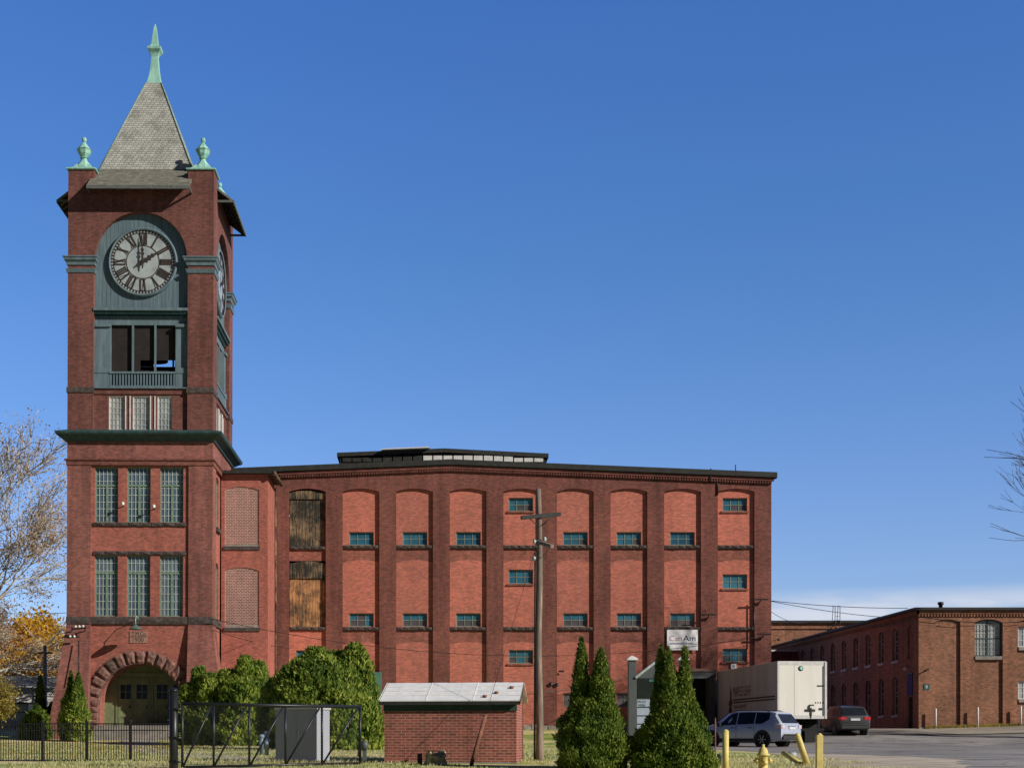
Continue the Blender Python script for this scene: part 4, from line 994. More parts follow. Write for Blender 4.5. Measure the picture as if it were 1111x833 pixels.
# ================================================================== POLE, GUY, WIRES
pD=44.0; pp=W(585,826,pD); pz=gz(pp.x,pD)
pole=thing('utility_pole','tall weathered wooden utility pole with two crossarms','utility pole',(pp.x,pD,pz))
b=MB(); top=W(585,530,pD).z; k=12
b.tube([(pp.x+.02*math.sin(i*.9),pD,pz-.3+(top-pz+.3)*i/k) for i in range(k+1)],[.118-.045*i/k for i in range(k+1)],14); b.build('post',M['wood'],pole)
b=MB(); a=W(565.5,561.5,pD-.25); c=W(608,557.5,pD+.1); b.bar(a+Vector((0,-.0,0)),c,.11,.11)
b.tube([W(574.5,562,pD-.2),W(583,570,pD-.1)],.014,5); b.tube([W(598.5,560,pD-.05),W(588,570,pD-.1)],.014,5); b.build('crossarm',M['roofd'],pole)
b=MB(); b.bar(W(580,586.5,pD+.15),W(599,592.5,pD-1.0),.11,.10); b.tube([W(596.5,594,pD-.85),W(589.5,603,pD-.1)],.014,5); b.build('crossarm',M['wood'],pole)
b=MB()
for (x,y) in ((591,585),(580,588),(579.5,606)): q=W(x,y,pD-.15); b.lathe(q,[(.03,-.06),(.06,-.03),(.04,0),(.06,.03),(.03,.07),(0,.08)],8)
b.build('insulator',M['muntin'],pole)
b=MB(); b.tube([(pp.x-.14,pD-.02,pz+.0),(pp.x-.115,pD-.02,pz+6.2)],.035,6); b.build('conduit',M['roofd'],pole)
g=thing('guy_wire_guard','leaning brown guard tube with guy wire in front of the shed','guy wire',W(512,825,40.6))
b=MB(); A=W(512,826,40.6); B=W(527,775,41.0); b.tube([A-Vector((0.02,0,.1)),B],.055,8); b.build('guard_tube',M['rust'],g)
b=MB(); b.tube([B,W(583,588,pD-.1)],.007,4); b.build('cable',M['iron'],g)
def wire(name,label,A,B,sag,r=.014,cat='cable',parts=24,grp=None):
    A,B=Vector(A),Vector(B); b=MB()
    b.tube([A.lerp(B,t/parts)-Vector((0,0,sag*4*(t/parts)*(1-t/parts))) for t in range(parts+1)],r,4)
    tag(b.build(name,M['iron'],None,org=A),label,cat,grp)
wire('overhead_cable','black cable sagging across the mill front from tower to right corner',W(229,671,78.7),W(836,688,86.2),1.6,.015)
wire('overhead_cable','short cable looping from the annex wall to the mill pier',W(231,683,78.9),W(314,703,86.2),.12,.016)
wire('overhead_cable','cable running left from the tower pier out of the photo',W(72,664.5,79.5),W(-60,662,74),.1,.014)
wire('overhead_cable','upper roof cable from mill to the far wing corner',W(837,651.5,88),W(985,659.5,88),.12,.018)
wire('overhead_cable','lower roof cable from mill towards the wing roof',W(837,652,88),W(955,669,92),.1,.018)
wire('overhead_cable','lowest roof cable from mill to the rear building',W(837,663.5,90),W(880,673,126),.4,.018)
wire('overhead_cable','slack cable under the eaves along the wing side wall',W(934,678,98),W(996,670,86.7),.2,.02)
wire('overhead_cable','slack cable under the eaves along the wing front',W(998,669,86.7),W(1135,672,86.7),.25,.02)
wire('overhead_cable','low cable crossing low over the mill behind the pole',W(567,753,80),W(760,705,86),.5,.018)
ins=thing('cable_bracket','rusty cable bracket with white insulators on the left tower pier','bracket',W(86,685,78.6))
b=MB(); b.bar(W(78,682,78.55),W(94,681,78.55),.07); b.bar(W(73,691.5,78.5),W(86,690.5,78.5),.07); b.bar(W(79,683,78.5),W(74,690,78.4),.04); b.tube([W(85.5,695,78.6),W(85.5,735,78.0)],.03,5); b.bar(W(78,680,78.6),W(78,684,78.9),.06); b.bar(W(92,680,78.6),W(92,684,78.9),.06); b.build('arm',M['iron'],ins)
b=MB()
for (x,y) in ((76,690),(80.5,690),(82,679.5),(86,679.3),(90,679)): b.lathe(W(x,y,78.4),[(.03,-.07),(.07,-.03),(.07,.03),(0,.08)],7)
b.build('insulator',M['white'],ins)
for i,(x,y,lab) in enumerate(((133.4,546.5,'left of the two small pale floodlights between upper tower windows'),(167,549.5,'right of the two small pale floodlights between upper tower windows'))):
    p=W(x,y,78.85); o=thing('floodlight',lab,'lamp',p,'floodlights between the tower windows')
    b=MB(); b.tube([p+Vector((0,.3,-.1)),p],.03,6); b.build('arm',M['iron'],o); b=MB(); b.lathe(p+Vector((0,-.1,0)),[(.05,.1),(.11,.0),(.0,-.02)],8,axis='y'); b.build('lamp_shade',M['white'],o)

# ================================================================== NOTICE BOARD between the cedars
sD=46.0; o=thing('directory_sign','grey gabled directory sign board standing between the two big cedars','sign',(W(713,800,sD).x,sD,gz(7,sD)))
ss=FL/sD; g0=gz(7,sD)
XS=lambda px:(px-PX)/ss; ZS=lambda py:EYE+(PY-py)/ss
for a,c in ((681.5,690),(737,745.5)):
    b=MB(); b.box((XS(a),sD-.12,g0-.3),(XS(c),sD+.12,ZS(716))); b.build('post',M['grey'],o,bevel=.01)
    b=MB(); m=(XS(a)+XS(c))/2; hw=.17
    b.loft([[(m+sx*w,sD+sy*w,z) for sx,sy in ((-1,-1),(1,-1),(1,1),(-1,1))] for w,z in ((.15,ZS(716.2)),(hw,ZS(716)),(hw,ZS(714.4)),(.02,ZS(711)))]); b.build('cap',M['white'],o)
b=MB(); T=lambda u,z,n:(u,sD-n,z)
b.plate([(XS(689),ZS(735.5)),(XS(738),ZS(735.5)),(XS(713.5),ZS(716.5))],[],T,.08,-.08); b.build('gable',M['grey'],o)
b=MB(); b.bar((XS(689),sD-.02,ZS(735)),(XS(713.5),sD-.02,ZS(715.8)),.3,.07); b.bar((XS(738),sD-.02,ZS(735)),(XS(713.5),sD-.02,ZS(715.8)),.3,.07); b.build('gable_trim',M['muntin'],o)
b=MB(); b.box((XS(690),sD-.10,ZS(757)),(XS(737),sD+.1,ZS(735.7))); b.build('header_panel',plain('dark_green_header',(.015,.022,.016),.35,var=.3),o)
b=MB(); text_mesh(b,'60',T,XS(706.3),ZS(737.8),.09,.104,0,w=.13); b.build('numeral',plain('teal_number',(.10,.35,.38),.6,var=.1),o)
b=MB(); b.box((XS(690),sD-.06,g0+.5),(XS(737),sD+.06,ZS(757.2)))
lb=b.build('letter_board',plain('blue_white_board',(.36,.44,.54),.5,var=.1),o)
b=MB()
for y in (766.8,776,785,794): b.box((XS(690.2),sD-.07,ZS(y+.5)),(XS(736.8),sD-.06,ZS(y-.5)))
b.box((XS(689.9),sD-.075,g0+.5),(XS(690.8),sD-.06,ZS(757.2)))
text_mesh(b,'ON GO',T,XS(695.5),ZS(760.8),.075,.064,0,w=.27); text_mesh(b,'WERK',T,XS(696),ZS(764.8),.075,.064,0,w=.24)
b.build('lettering',M['ink'],lb)

# ================================================================== CABINET, METERS, STUMP, POSTS
o=local(thing('equipment_cabinet','tall plain grey metal equipment cabinet behind the chain link gate','cabinet'))
p=W(344,825,42.3); o.location=(p.x,p.y,gz(p.x,p.y)+.06); o.rotation_euler=(0,0,-R(30)) # front faces a bit left
b=MB(); b.box((-1.47,0,0),(0,.66,1.47)); b.build('housing',plain('grey_cabinet_paint',(.38,.40,.47),.5,var=.08,scale=1),o,bevel=.02)
b=MB(); b.box((-1.50,-.03,1.47),(.03,.69,1.53)); b.build('lid',plain('pale_cabinet_lid',(.5,.5,.5),.5,var=.1),o,bevel=.01)
b=MB(); b.box((-.735,-.006,.05),(-.727,-.002,1.42)); b.box((-.68,-.03,.7),(-.65,-.004,.9)); b.build('handle',M['grey'],o)
b=MB(); b.box((-1.75,-.25,-.3),(.25,.95,-.0)); b.build('plinth',M['conc'],o)
def meter(x,y0,y1,D,label):
    p=W(x,y1,D); z=gz(p.x,D); t=W(x,y0,D).z; o=thing('standpipe',label,'pipe',(p.x,D,z))
    b=MB(); b.lathe((p.x,D,0),[(.07,z-.1),(.07,z+(t-z)*.55),(.12,z+(t-z)*.57),(.12,z+(t-z)*.66),(.07,z+(t-z)*.68),(.07,t-.12),(.10,t-.1),(.09,t-.02),(0,t)],10); b.build('pipe',M['pipe'],o)
    b=MB(); b.lathe((p.x,D-.11,z+(t-z)*.5),[(.07,-.06),(.08,0),(.0,.02)],8,axis='y'); b.build('cap',M['pipe'],o)
meter(283.8,796,813,49.5,'shorter blue grey standpipe left of the grey cabinet'); meter(289.3,792,814,49,'taller blue grey standpipe beside the grey cabinet')
p=W(395.5,826,42); z=gz(p.x,42); o=thing('gas_meter','small grey gas meter on a post right of the gate','meter',(p.x,42,z))
b=MB(); b.box((p.x-.06,41.95,z-.1),(p.x+.06,42.07,z+.42)); b.build('post',M['grey'],o)
b=MB(); b.lathe((p.x+.0,41.98,z+.52),[(.0,-.13),(.10,-.11),(.12,0),(.10,.1),(.04,.12),(.04,.17),(0,.17)],10); b.tube([(p.x-.05,42,z+.5),(p.x-.18,42,z+.5),(p.x-.18,42,z+.2)],.035,6); b.build('housing',M['grey'],o)
p=W(472,827,40.9); z=gz(p.x,40.9)
b=MB(); rings=[]
for h,r in ((-.1,.36),(.05,.30),(.16,.25),(.27,.27),(.33,.22),(.30,.1)):
    rings.append([(p.x+math.cos(t)*r*(1+.16*math.sin(3*t+1)+.1*math.sin(7*t)),40.9+math.sin(t)*r*(1+.16*math.sin(3*t+1)+.1*math.sin(5*t)),z+h+(.07*math.sin(2*t+h)+.04*math.sin(5*t)+.03*math.sin(9*t) if h>.1 else 0)) for t in [2*math.pi*k/18 for k in range(18)]])
b.loft(rings,0); tag(b.build('tree_stump',plain('mossy_stump_bark',(.46,.38,.22),1,var=.6,scale=7,c2=(.12,.11,.05),bmp=.8),None,org=(p.x,40.9,z)),'mossy tree stump in the grass before the brick shed','stump')
p=W(455.5,818,41.3); b=MB(); b.box((p.x-.07,41.2,gz(p.x,41)-.1),(p.x+.07,41.35,gz(p.x,41)+.32)); tag(b.build('junction_box',M['iron'],None,org=(p.x,41.2,gz(p.x,41))),'small black junction box left of the tree stump','box')
def bollard(name,label,A,B,r,mat,square=False,grp=None,cap=True,cat='bollard'):
    A,B=Vector(A),Vector(B); b=MB()
    o=thing(name,label,cat,A,grp)
    if square: b.bar(A,B,r*2,r*2)
    else: b.tube([A,B],r,14)
    b.build('post',mat,o,bevel=.008 if square else 0)
    d=(B-A).normalized(); b=MB(); b.tube([B,B+d*.02,B+d*.05],[r*.98,r*.85,r*.3],14 if not square else 4); b.build('cap',mat,o)
D=36.0
bollard('bollard','upright round yellow bollard left of the yellow hydrant',W(787,834,D)-Vector((0,0,.35)),W(787.3,793,D),.078,M['yellow'],grp='yellow bollards at the lot edge')
bollard('bollard','upright square chipped yellow post right of the leaning bollards',W(888.5,835,D)-Vector((0,0,.3)),W(889,797,D),.075,M['yellow'],True,grp='yellow bollards at the lot edge')
bollard('bollard','yellow bollard leaning left with its foot in the grass',W(876.5,829,40.5)-Vector((0,0,.05)),W(865,797,40),.085,M['yellow'],grp='yellow bollards at the lot edge')
bollard('bollard','knocked over yellow bollard lying low in the grass',W(872,830,40.5),W(849.5,816,41),.07,M['yellow'],grp='yellow bollards at the lot edge')
bollard('marker_post','thin rusty brown marker post beside the right cedar',W(776,833,39)-Vector((0,0,.1)),W(776,780,39),.02,M['rust'],cat='post')
p=W(859,826,41.5); o=thing('valve_pipe','small silver valve pipe between the fallen bollards','valve',p)
b=MB(); b.tube([p-Vector((0,0,.15)),p+Vector((0,0,.22))],.05,8); b.tube([p+Vector((-.1,0,.2)),p+Vector((.12,0,.2))],.07,8); b.build('pipe',M['muntin'],o)
p=W(781,829,40); b=MB(); b.lathe((p.x,40,0),[(.05,p.z-.2),(.05,p.z+.2),(.08,p.z+.22),(.08,p.z+.28),(0,p.z+.3)],8); tag(b.build('standpipe',M['grey'],None,org=p),'short dark grey pipe stub beside the rusty marker post','pipe')
# hydrant
hp=W(828,843,36.5); hz0=gz(hp.x,36.5); o=local(thing('fire_hydrant','yellow fire hydrant near the leaning bollards','hydrant')); o.location=(hp.x,36.5,hz0-.03)
b=MB(); b.lathe((0,0,0),[(.15,-.1),(.15,.03),(.17,.03),(.17,.07),(.115,.08),(.11,.50),(.125,.52)],18); b.build('barrel',M['yellow'],o)
b=MB(); b.lathe((0,0,0),[(.16,.52),(.16,.56),(.125,.565),(.118,.63),(.09,.69),(.045,.73),(.04,.74),(.035,.745),(.035,.80),(0,.80)],18); b.build('bonnet',M['yellow'],o)
for ax,s in (('x',-1),('x',1),('y',-1)):
    b=MB(); L=.21 if ax=='x' else .19; r=.055 if ax=='x' else .075
    pr=[(r*.85,.08*s),(r*.85,(L-.07)*s),(r*1.15,(L-.07)*s),(r*1.15,(L-.02)*s),(r*.5,(L-.015)*s),(r*.45,(L+.03)*s),(0,(L+.03)*s)]
    b.lathe((0,0,.40 if ax=='x' else .36),pr,12,axis=ax); b.build('outlet',M['yellow'],o)

# ================================================================== FENCES
fD=43.5; fs=FL/fD
fen=thing('iron_fence','low black iron picket fence across the front lawn','fence',(W(90,828,fD).x,fD,gz(-10,fD)))
XF=lambda px:(px-PX)/fs; ZF=lambda py:EYE+(PY-py)/fs
xa,xb=XF(-70),XF(186); b=MB()
for y in (784.6,791.8,824.3): b.box((xa,fD-.018,ZF(y+.5)),(xb,fD+.018,ZF(y-.5)))
n=int((xb-xa)/.075)
for i in range(n):
    x=xa+(i+.5)*(xb-xa)/n; b.box((x-.010,fD-.010,ZF(827.6)),(x+.010,fD+.010,ZF(784)))
b.build('picket_panel',M['iron'],fen)
for px in (-49.5,-1.8,46,94,141.6):
    b=MB(); x=XF(px); b.box((x-.035,fD-.035,ZF(830)-.2),(x+.035,fD+.035,ZF(782.3))); b.lathe((x,fD,ZF(782.3)),[(.05,0),(.05,.02),(.02,.05),(0,.06)],4,rot=math.pi/4); b.build('post',M['iron'],fen)
# gate
gp=W(188.4,840,38.4); o=thing('gate_post','thick black steel post hanging the chain link gate','post',(gp.x,38.4,gz(gp.x,38.4)))
b=MB(); t=W(188.4,748,38.4).z; b.tube([(gp.x,38.4,gz(gp.x,38.4)-.4),(gp.x,38.4,t-.04)],.115,16); b.build('post',M['iron'],o)
b=MB(); b.lathe((gp.x,38.4,t-.04),[(.125,0),(.125,.03),(.08,.08),(0,.1)],16); b.build('cap',M['iron'],o)
b=MB(); 
for y in (769,800,826): q=W(194,y,38.4); b.tube([(gp.x-.0,38.3,q.z),(gp.x+.22,38.3,q.z)],.035,6); b.lathe((gp.x,38.4,q.z),[(.13,-.03),(.13,.03)],12)
b.build('hinge',M['iron'],o)
gt=thing('chain_link_gate','wide black chain link sliding gate with diagonal braces','gate',W(198,838,38.6))
G0=W(197.8,763,38.6); G1=W(390.8,766.5,40.6)
def gp_(px,t): # t 0 bottom 1 top
    # px -> position on the line G0-G1
    lo,hi=0,1
    for _ in range(30):
        m=(lo+hi)/2; q=G0.lerp(G1,m); x=PX+q.x/q.y*FL
        if x<px: lo=m
        else: hi=m
    q=G0.lerp(G1,lo); zb=gz(q.x,q.y)+.07
    return Vector((q.x,q.y,zb+(q.z-zb)*t))
b=MB(); b.tube([gp_(197.8,1),gp_(390.8,1)],.045,8); b.tube([gp_(197.8,0),gp_(390.8,0)],.035,8)
for px in (197.8,390.8): b.tube([gp_(px,0)-Vector((0,0,.0)),gp_(px,1)+Vector((0,0,.05))],.035,8)
b.build('frame',M['iron'],gt)
for px in (231.8,270.5,309.8,349.3):
    b=MB(); b.tube([gp_(px,0),gp_(px,1)],.032,8); b.build('upright',M['iron'],gt)
for a,c in ((199,229),(233,267),(272,307),(311,346.5),(351,388)):
    b=MB(); b.tube([gp_(a,.02),gp_(c,.97)],.028,6); b.build('brace',M['iron'],gt)
b=MB(); LG=(gp_(390.8,0)-gp_(197.8,0)).length; hg=(gp_(290,1)-gp_(290,0)).length; d_=(G1-G0); d_.z=0; d_.normalize(); o0=gp_(197.8,0)
m_=.085; k=-int(hg/m_)
def clipseg(u0,u1,sgn):
    # line z = sgn*(u-u0) inside 0..hg
    return
i=-int(hg/m_)-1
while i*m_<LG:
    for sg in (1,-1):
        ua=i*m_ if sg>0 else i*m_+hg; 
        # from bottom to top
        t0,t1=0.0,hg
        if sg>0:
            t0=max(0,-ua); t1=min(hg,LG-ua)
            P=lambda t:(ua+t,t)
        else:
            t0=max(0,ua-LG); t1=min(hg,ua)
            P=lambda t:(ua-t,t)
        if t1>t0+.02:
            q=[]
            for t in (t0,t1):
                u,zz_=P(t); w_=gp_zero=o0+d_*u; q.append(Vector((w_.x,w_.y+.03,gz(w_.x,w_.y)+.07+zz_)))
            b.bar(q[0],q[1],.0032,.0032)
    i+=1
b.build('chain_link_mesh',M['iron'],gt)

# ================================================================== VEHICLES
def loft_car(secs, b, mi=0):
    """secs: list of (x, [(y,z)...half section from bottom to top]) mirrored"""
    rings=[]
    for x,h in secs:
        rings.append([(x,-y,z) for y,z in h]+[(x,y,z) for y,z in h[::-1]])
    b.loft(rings,mi,True,True,False)
def wheel(root,x,y,r,w,side):
    b=MB(); b.lathe((x,y,r),[(r*.62,-w/2),(r*.93,-w/2),(r,-w/2+.03),(r,w/2-.03),(r*.93,w/2),(r*.62,w/2)],24,axis='y'); t=b.build('wheel',M['rubber'],root)
    b=MB(); yo=side*(w/2-.02)
    b.lathe((x,y,r),[(r*.64,yo*.9),(r*.62,yo*1.02),(r*.56,yo*.9)],24,axis='y')
    for k in range(6):
        a=2*math.pi*k/6; c,s=math.cos(a),math.sin(a); p0=Vector((x,y+yo*.98,r)); b.bar(p0+Vector((c*.03,0,s*.03)),p0+Vector((c*r*.6,0,s*r*.6)),.05,.035)
    b.lathe((x,y+yo*.95,r),[(.06,-.02),(.06,.03),(0,.035)],10,axis='y'); b.lathe((x,y+yo*.55,r),[(r*.6,0),(0,0.001)],16,axis='y',mi=1)
    b.build('rim',[M['rim'],M['black']],t)
def suv(name,label,loc,rz,paint,L=4.64,Wd=1.80,Ht=1.66,tail='rect',rails=True,lit=False):
    o=local(thing(name,label,'car')); o.location=loc; o.rotation_euler=(0,0,rz)
    hw=Wd/2; b=MB(); k=Ht/1.66
    # x forward; sections (x, zbottom, belt z, roof z, roof half width)
    S=[(-L/2,.50,.80,.84,hw*.80,hw*.90),(-L/2+.04,.32,.98,1.03,hw*.78,hw*.97),(-L/2+.16,.30,1.03,1.20,hw*.74,hw*.99),(-L/2+.42,.27,1.05,1.56,hw*.72,hw),(-L/2+.75,.25,1.04,1.62,hw*.71,hw),(-.55,.24,1.02,1.66,hw*.70,hw),(.25,.24,.99,1.645,hw*.69,hw),(.62,.24,.98,1.56,hw*.67,hw),(1.28,.24,.95,1.08,hw*.74,hw),(1.75,.25,.90,1.00,hw*.70,hw*.99),(L/2-.12,.28,.78,.86,hw*.62,hw*.90),(L/2,.34,.60,.68,hw*.55,hw*.80)]
    secs=[]
    for x,zb,zl,zr,rw,w in S:
        zl*=k; zr*=k; zm=(zb+zl)/2
        cab = zr>1.3
        secs.append((x,[(w*.90,zb),(w*.985,zb+.12),(w,zm),(w*.985,zl-.06),(w*.955,zl),(rw+(w*.955-rw)*.30,zl+(zr-zl)*.72) if cab else (w*.90,zl+(zr-zl)*.5),(rw,zr-.02 if cab else zr-.005),(rw*.55,zr+.012 if cab else zr)]))
    loft_car(secs,b,0)
    body=b.build('body',paint,o)
    for p in body.data.polygons: p.use_smooth=True
    try:
        mod=body.modifiers.new('edge','EDGE_SPLIT'); mod.split_angle=R(28)
    except Exception: pass
    def surf(x,t,side,out=.006):
        for i in range(len(S)-1):
            if S[i][0]<=x<=S[i+1][0]:
                f=(x-S[i][0])/(S[i+1][0]-S[i][0]); A=secs[i][1]; B=secs[i+1][1]; H=[(a[0]*(1-f)+c[0]*f,a[1]*(1-f)+c[1]*f) for a,c in zip(A,B)]
                a,m,c=H[4],H[5],H[6]
                if t<.72: q=(a[0]+(m[0]-a[0])*t/.72,a[1]+(m[1]-a[1])*t/.72)
                else: q=(m[0]+(c[0]-m[0])*(t-.72)/.28,m[1]+(c[1]-m[1])*(t-.72)/.28)
                return Vector((x,side*(q[0]+out),q[1]+out*.3))
    for s in (-1,1):
        segs=[(-1.62,-.92),(-.86,.02),(.08,.98)]
        for (xa,xb_) in segs:
            g=MB(); nn=8; V=[];F=[]
            for i in range(nn+1):
                x=xa+(xb_-xa)*i/nn
                tt=.90 if x<.45 else max(.06,.90*(1.2-x)/.75*1.0)
                if x<-1.3: lo=.05+(-1.3-x)*1.0
                else: lo=.05
                lo=min(lo,tt-.02)
                for t in (lo,min(.71,tt),max(tt,lo+.01)): V.append(surf(x,t,s))
            for i in range(nn):
                for j in range(2): F.append((3*i+j,3*i+3+j,3*i+4+j,3*i+1+j))
            g.add(V,F); g.build('window',M['carglass'],o)
        # door seams, handles, sill, arch trim
        g=MB()
        for x in (-.89,.05,1.02): g.bar((x,s*(hw+.002),.42),(x,s*(hw*.985+.004),1.0*k-.05),.012,.008)
        g.box((-1.0,s*(hw-.02),.26),(1.0,s*(hw+.012),.40)) if s>0 else g.box((-1.0,-hw-.012,.26),(1.0,-hw+.02,.40))
        g.build('trim',M['plastic'],o)
        for x in (-.78,.16):
            g=MB(); g.bar((x,s*(hw+.02),.88*k),(x+.18,s*(hw+.02),.88*k),.035,.03); g.build('handle',M['plastic'] if not lit else M['rim'],o)
        g=MB(); g.bar((.92,s*(hw-.02),1.0*k),(.90,s*(hw+.16),1.05*k),.16,.12); g.build('wing_mirror',M['plastic'],o)
        for x in (-1.32,1.35):
            g=MB(); g.lathe((x,s*(hw-.01),.36),[(.0,-.02),(.43,-.02),(.43,.016),(.40,.02),(0,.02)],24,axis='y'); g.build('wheel_arch',M['plastic'],o)
            wheel(o,x,s*(hw-.095),.345,.235,s)
        if rails:
            g=MB(); g.tube([surf(-1.55,1,s,.0)+Vector((0,-s*.05,.0)),surf(-1.35,1,s)+Vector((0,-s*.05,.06)),surf(.15,1,s)+Vector((0,-s*.05,.06)),surf(.42,1,s)+Vector((0,-s*.05,.0))],.022,6); g.build('roof_rail',M['plastic'],o)
        # tail lamp
        g=MB(); x=-L/2
        if tail=='tall':
            g.hull8([(x+.20,s*hw*.97,1.02*k),(x+.10,s*hw*.80,1.02*k),(x+.30,s*hw*.70,1.48*k),(x+.42,s*hw*.80,1.45*k),(x+.26,s*(hw+.0),1.02*k),(x+.05,s*hw*.82,1.02*k),(x+.27,s*hw*.74,1.50*k),(x+.40,s*hw*.84,1.47*k)])
            g.v=[]; g.f=[]; g.m=[]; g.sm=[]
            g.box((x-.012,min(s*hw*.66,s*hw*.94),.84*k),(x+.30,max(s*hw*.66,s*hw*.94)+0,1.0*k)); g.box((x+.02,min(s*hw*.9,s*hw*1.003),.84*k),(x+.36,max(s*hw*.9,s*hw*1.003),1.0*k))
        else:
            g.box((x-.012,min(s*hw*.58,s*hw*.93),.84*k),(x+.2,max(s*hw*.58,s*hw*.93),1.0*k)); g.box((x+.03,min(s*hw*.9,s*hw*1.003),.84*k),(x+.3,max(s*hw*.9,s*hw*1.003),1.0*k))
        g.build('tail_lamp',M['red_lamp'] if tail!='tall' else plain('clear_tail_lamp',(.62,.50,.52),.2,var=.2,spec=.8),o)
        g=MB(); g.box((L/2-.32,min(s*hw*.5,s*hw*.88),.62*k),(L/2-.03,max(s*hw*.5,s*hw*.88),.76*k)); g.build('headlight',M['glassL'],o)
    # rear window, windscreen
    g=MB(); xs=[(-L/2+.165,1.20),(-L/2+.40,1.54)]
    z0,z1=1.09*k,1.50*k; xr=lambda z:-L/2+.16+(z/k-1.20)/(1.56-1.20)*.26 if z/k>1.2 else -L/2+.04+(z/k-1.03)/.17*.12
    g.add([(xr(z)-.012,y,z+.004) for z,y in ((z0,-hw*.74),(z0,hw*.74),(1.2*k,hw*.74),(z1,hw*.66),(z1,-hw*.66),(1.2*k,-hw*.74))],[(0,1,2,5),(5,2,3,4)]); g.build('rear_window',M['carglass'],o)
    g=MB(); g.add([(.66,-hw*.66,1.54*k),(.66,hw*.66,1.54*k),(1.22,hw*.76,1.12*k),(1.22,-hw*.76,1.12*k)],[(0,1,2,3)]); g.v=[(x+.02,y,z+.012) for x,y,z in g.v]; g.build('windscreen',M['carglass'],o)
    g=MB(); g.box((-L/2-.06,-hw*.90,.34),(-L/2+.3,hw*.90,.52*k)); g.box((-L/2-.03,-hw*.84,.52*k),(-L/2+.2,hw*.84,.60*k)); g.build('bumper',M['plastic'],o,bevel=.03)
    g=MB(); g.box((-L/2-.035,-.26,.80*k),(-L/2+.0,.26,.92*k)); g.build('number_plate',M['plate_w'],o)
    g=MB(); g.box((-L/2-.01,-.30,.94*k),(-L/2+.03,.30,.965*k)); g.build('tailgate_trim',M['rim'],o)
    return o
phi=R(44)
r0=W(828,809.8,67.0)
hd=Vector((-math.cos(phi),math.sin(phi),0)); lf=Vector((-math.sin(phi),-math.cos(phi),0))
ctr=Vector((r0.x,67.0,0))+hd*1.32-lf*.80
suv('parked_car','silver estate car with roof rails parked by the trailer','',0,M['silver']) if False else None
suv('parked_car','silver sport utility car with roof rails parked beside the trailer',(ctr.x,ctr.y,gz(ctr.x,ctr.y)-.02),math.pi-phi,M['silver'],tail='tall',rails=True)
r1=W(917.5,800.6,80.2)
suv('parked_car','dark charcoal people carrier with red tail lamps seen from behind',(r1.x+.42,82.4,gz(r1.x,81)+.0),math.pi/2+.035,M['charcoal'],L=4.6,Wd=1.72,Ht=1.64,rails=False)
# trailer
tr=local(thing('box_trailer','long cream box trailer with faded side lettering and white rear doors','trailer'))
tD=72.5; tl=W(844.3,0,tD); tz=gz(tl.x+1,tD); tr.location=(tl.x,tD,0); tr.rotation_euler=(0,0,R(3.86))
TWd,TL=2.42,11.4; z0=EYE+.97; z1=EYE+3.74
b=MB(); b.box((0,.05,z0),(TWd,TL,z1)); 
for i in range(1,10): y=.05+i*TL/10; b.box((-.004,y-.012,z0+.02),(-.0005,y+.012,z1-.1)); b.box((TWd+.0005,y-.012,z0+.02),(TWd+.004,y+.012,z1-.1))
b.build('side_wall',M['trailer_side'],tr)
b=MB(); b.box((-.03,0,z0-.0),(0.05,.12,z1)); b.box((TWd-.09,-.03,z0-.03),(TWd+.02,.12,z1)); b.box((.05,0,z1-.16),(TWd-.09,.12,z1)); b.box((.05,-.01,z0-.03),(TWd-.09,.12,z0+.13)); b.build('door_frame',M['white'],tr)
for a,c,nm in ((.055,.80,'rear_door'),(.815,TWd-.095,'rear_door')):
    b=MB(); b.box((a,.005,z0+.135),(c,.04,z1-.165)); d=b.build('rear_door',M['trailer'],tr)
    h=MB(); 
    if a>.5:
        h.box((1.50,-.03,z0+.32),(1.60,.005,z0+.62),mi=0); h.box((1.35,-.03,z0+.33),(1.85,.0,z0+.44)); h.box((1.62,-.04,z0+.1),(1.68,.0,z0+.5)); h.box((2.05,-.02,z0+.40),(2.22,.0,z0+.5))
        h.box((1.55,-.015,z0+.62),(1.8,.0,z0+.67)); h.box((1.60,-.03,z0+.0),(1.66,-.005,z0+.25))
        h.tube([(2.27,-.02,z0+.1),(2.27,-.02,z1-.2)],.015,5)
        for i in range(4): h.box((1.86+.12*i,-.006,z0+.72),(1.90+.12*i,.004,z0+.80))
        for i in range(6): h.box((1.95+.055*i,-.006,z0+1.55),(1.985+.055*i,.004,z0+1.62))
        h.build('latch',M['ink'],d)
        e=MB(); cx,cz_=1.13,z1-.33
        e.lathe((cx,.004,cz_),[(.13,0),(.13,-.008),(0,-.009)],18,axis='y'); e.lathe((cx,-.006,cz_),[(.09,0),(.09,-.003),(0,-.0035)],18,axis='y',mi=1)
        e.build('emblem',[M['gsign'],M['copper']],d)
b=MB(); b.box((0,.05,z1+.002),(TWd,TL,z1+.03)); b.build('roof',M['white'],tr)
# lettering on the left side
TL_=lambda u,z,n:(-n-.004,TL-u,z)
b=MB()
text_mesh(b,'MAPLE LEAF',TL_,5.0,EYE+2.45+.05,.52,.003,0,w=3.4)
text_mesh(b,'TRANSPORT',TL_,4.7,EYE+1.68,.20,.003,0,w=2.6)
b.box((3.3,EYE+2.02,.0),(10.9,EYE+2.10,.004),TL_); b.box((3.3,EYE+1.88,.0),(10.9,EYE+1.96,.004),TL_)
fe=[(2.75,1.1),(2.95,1.2),(2.9,1.5),(3.15,1.7),(2.98,1.9),(3.2,2.1),(3.0,2.4),(3.0,2.7),(2.85,3.1),(2.7,2.6),(2.68,2.3),(2.42,2.1),(2.6,1.9),(2.4,1.65),(2.65,1.45),(2.6,1.15)]
b.poly([(u,EYE+z-.2) for u,z in fe],[],TL_,.003)
b.build('lettering',M['ink'],tr)
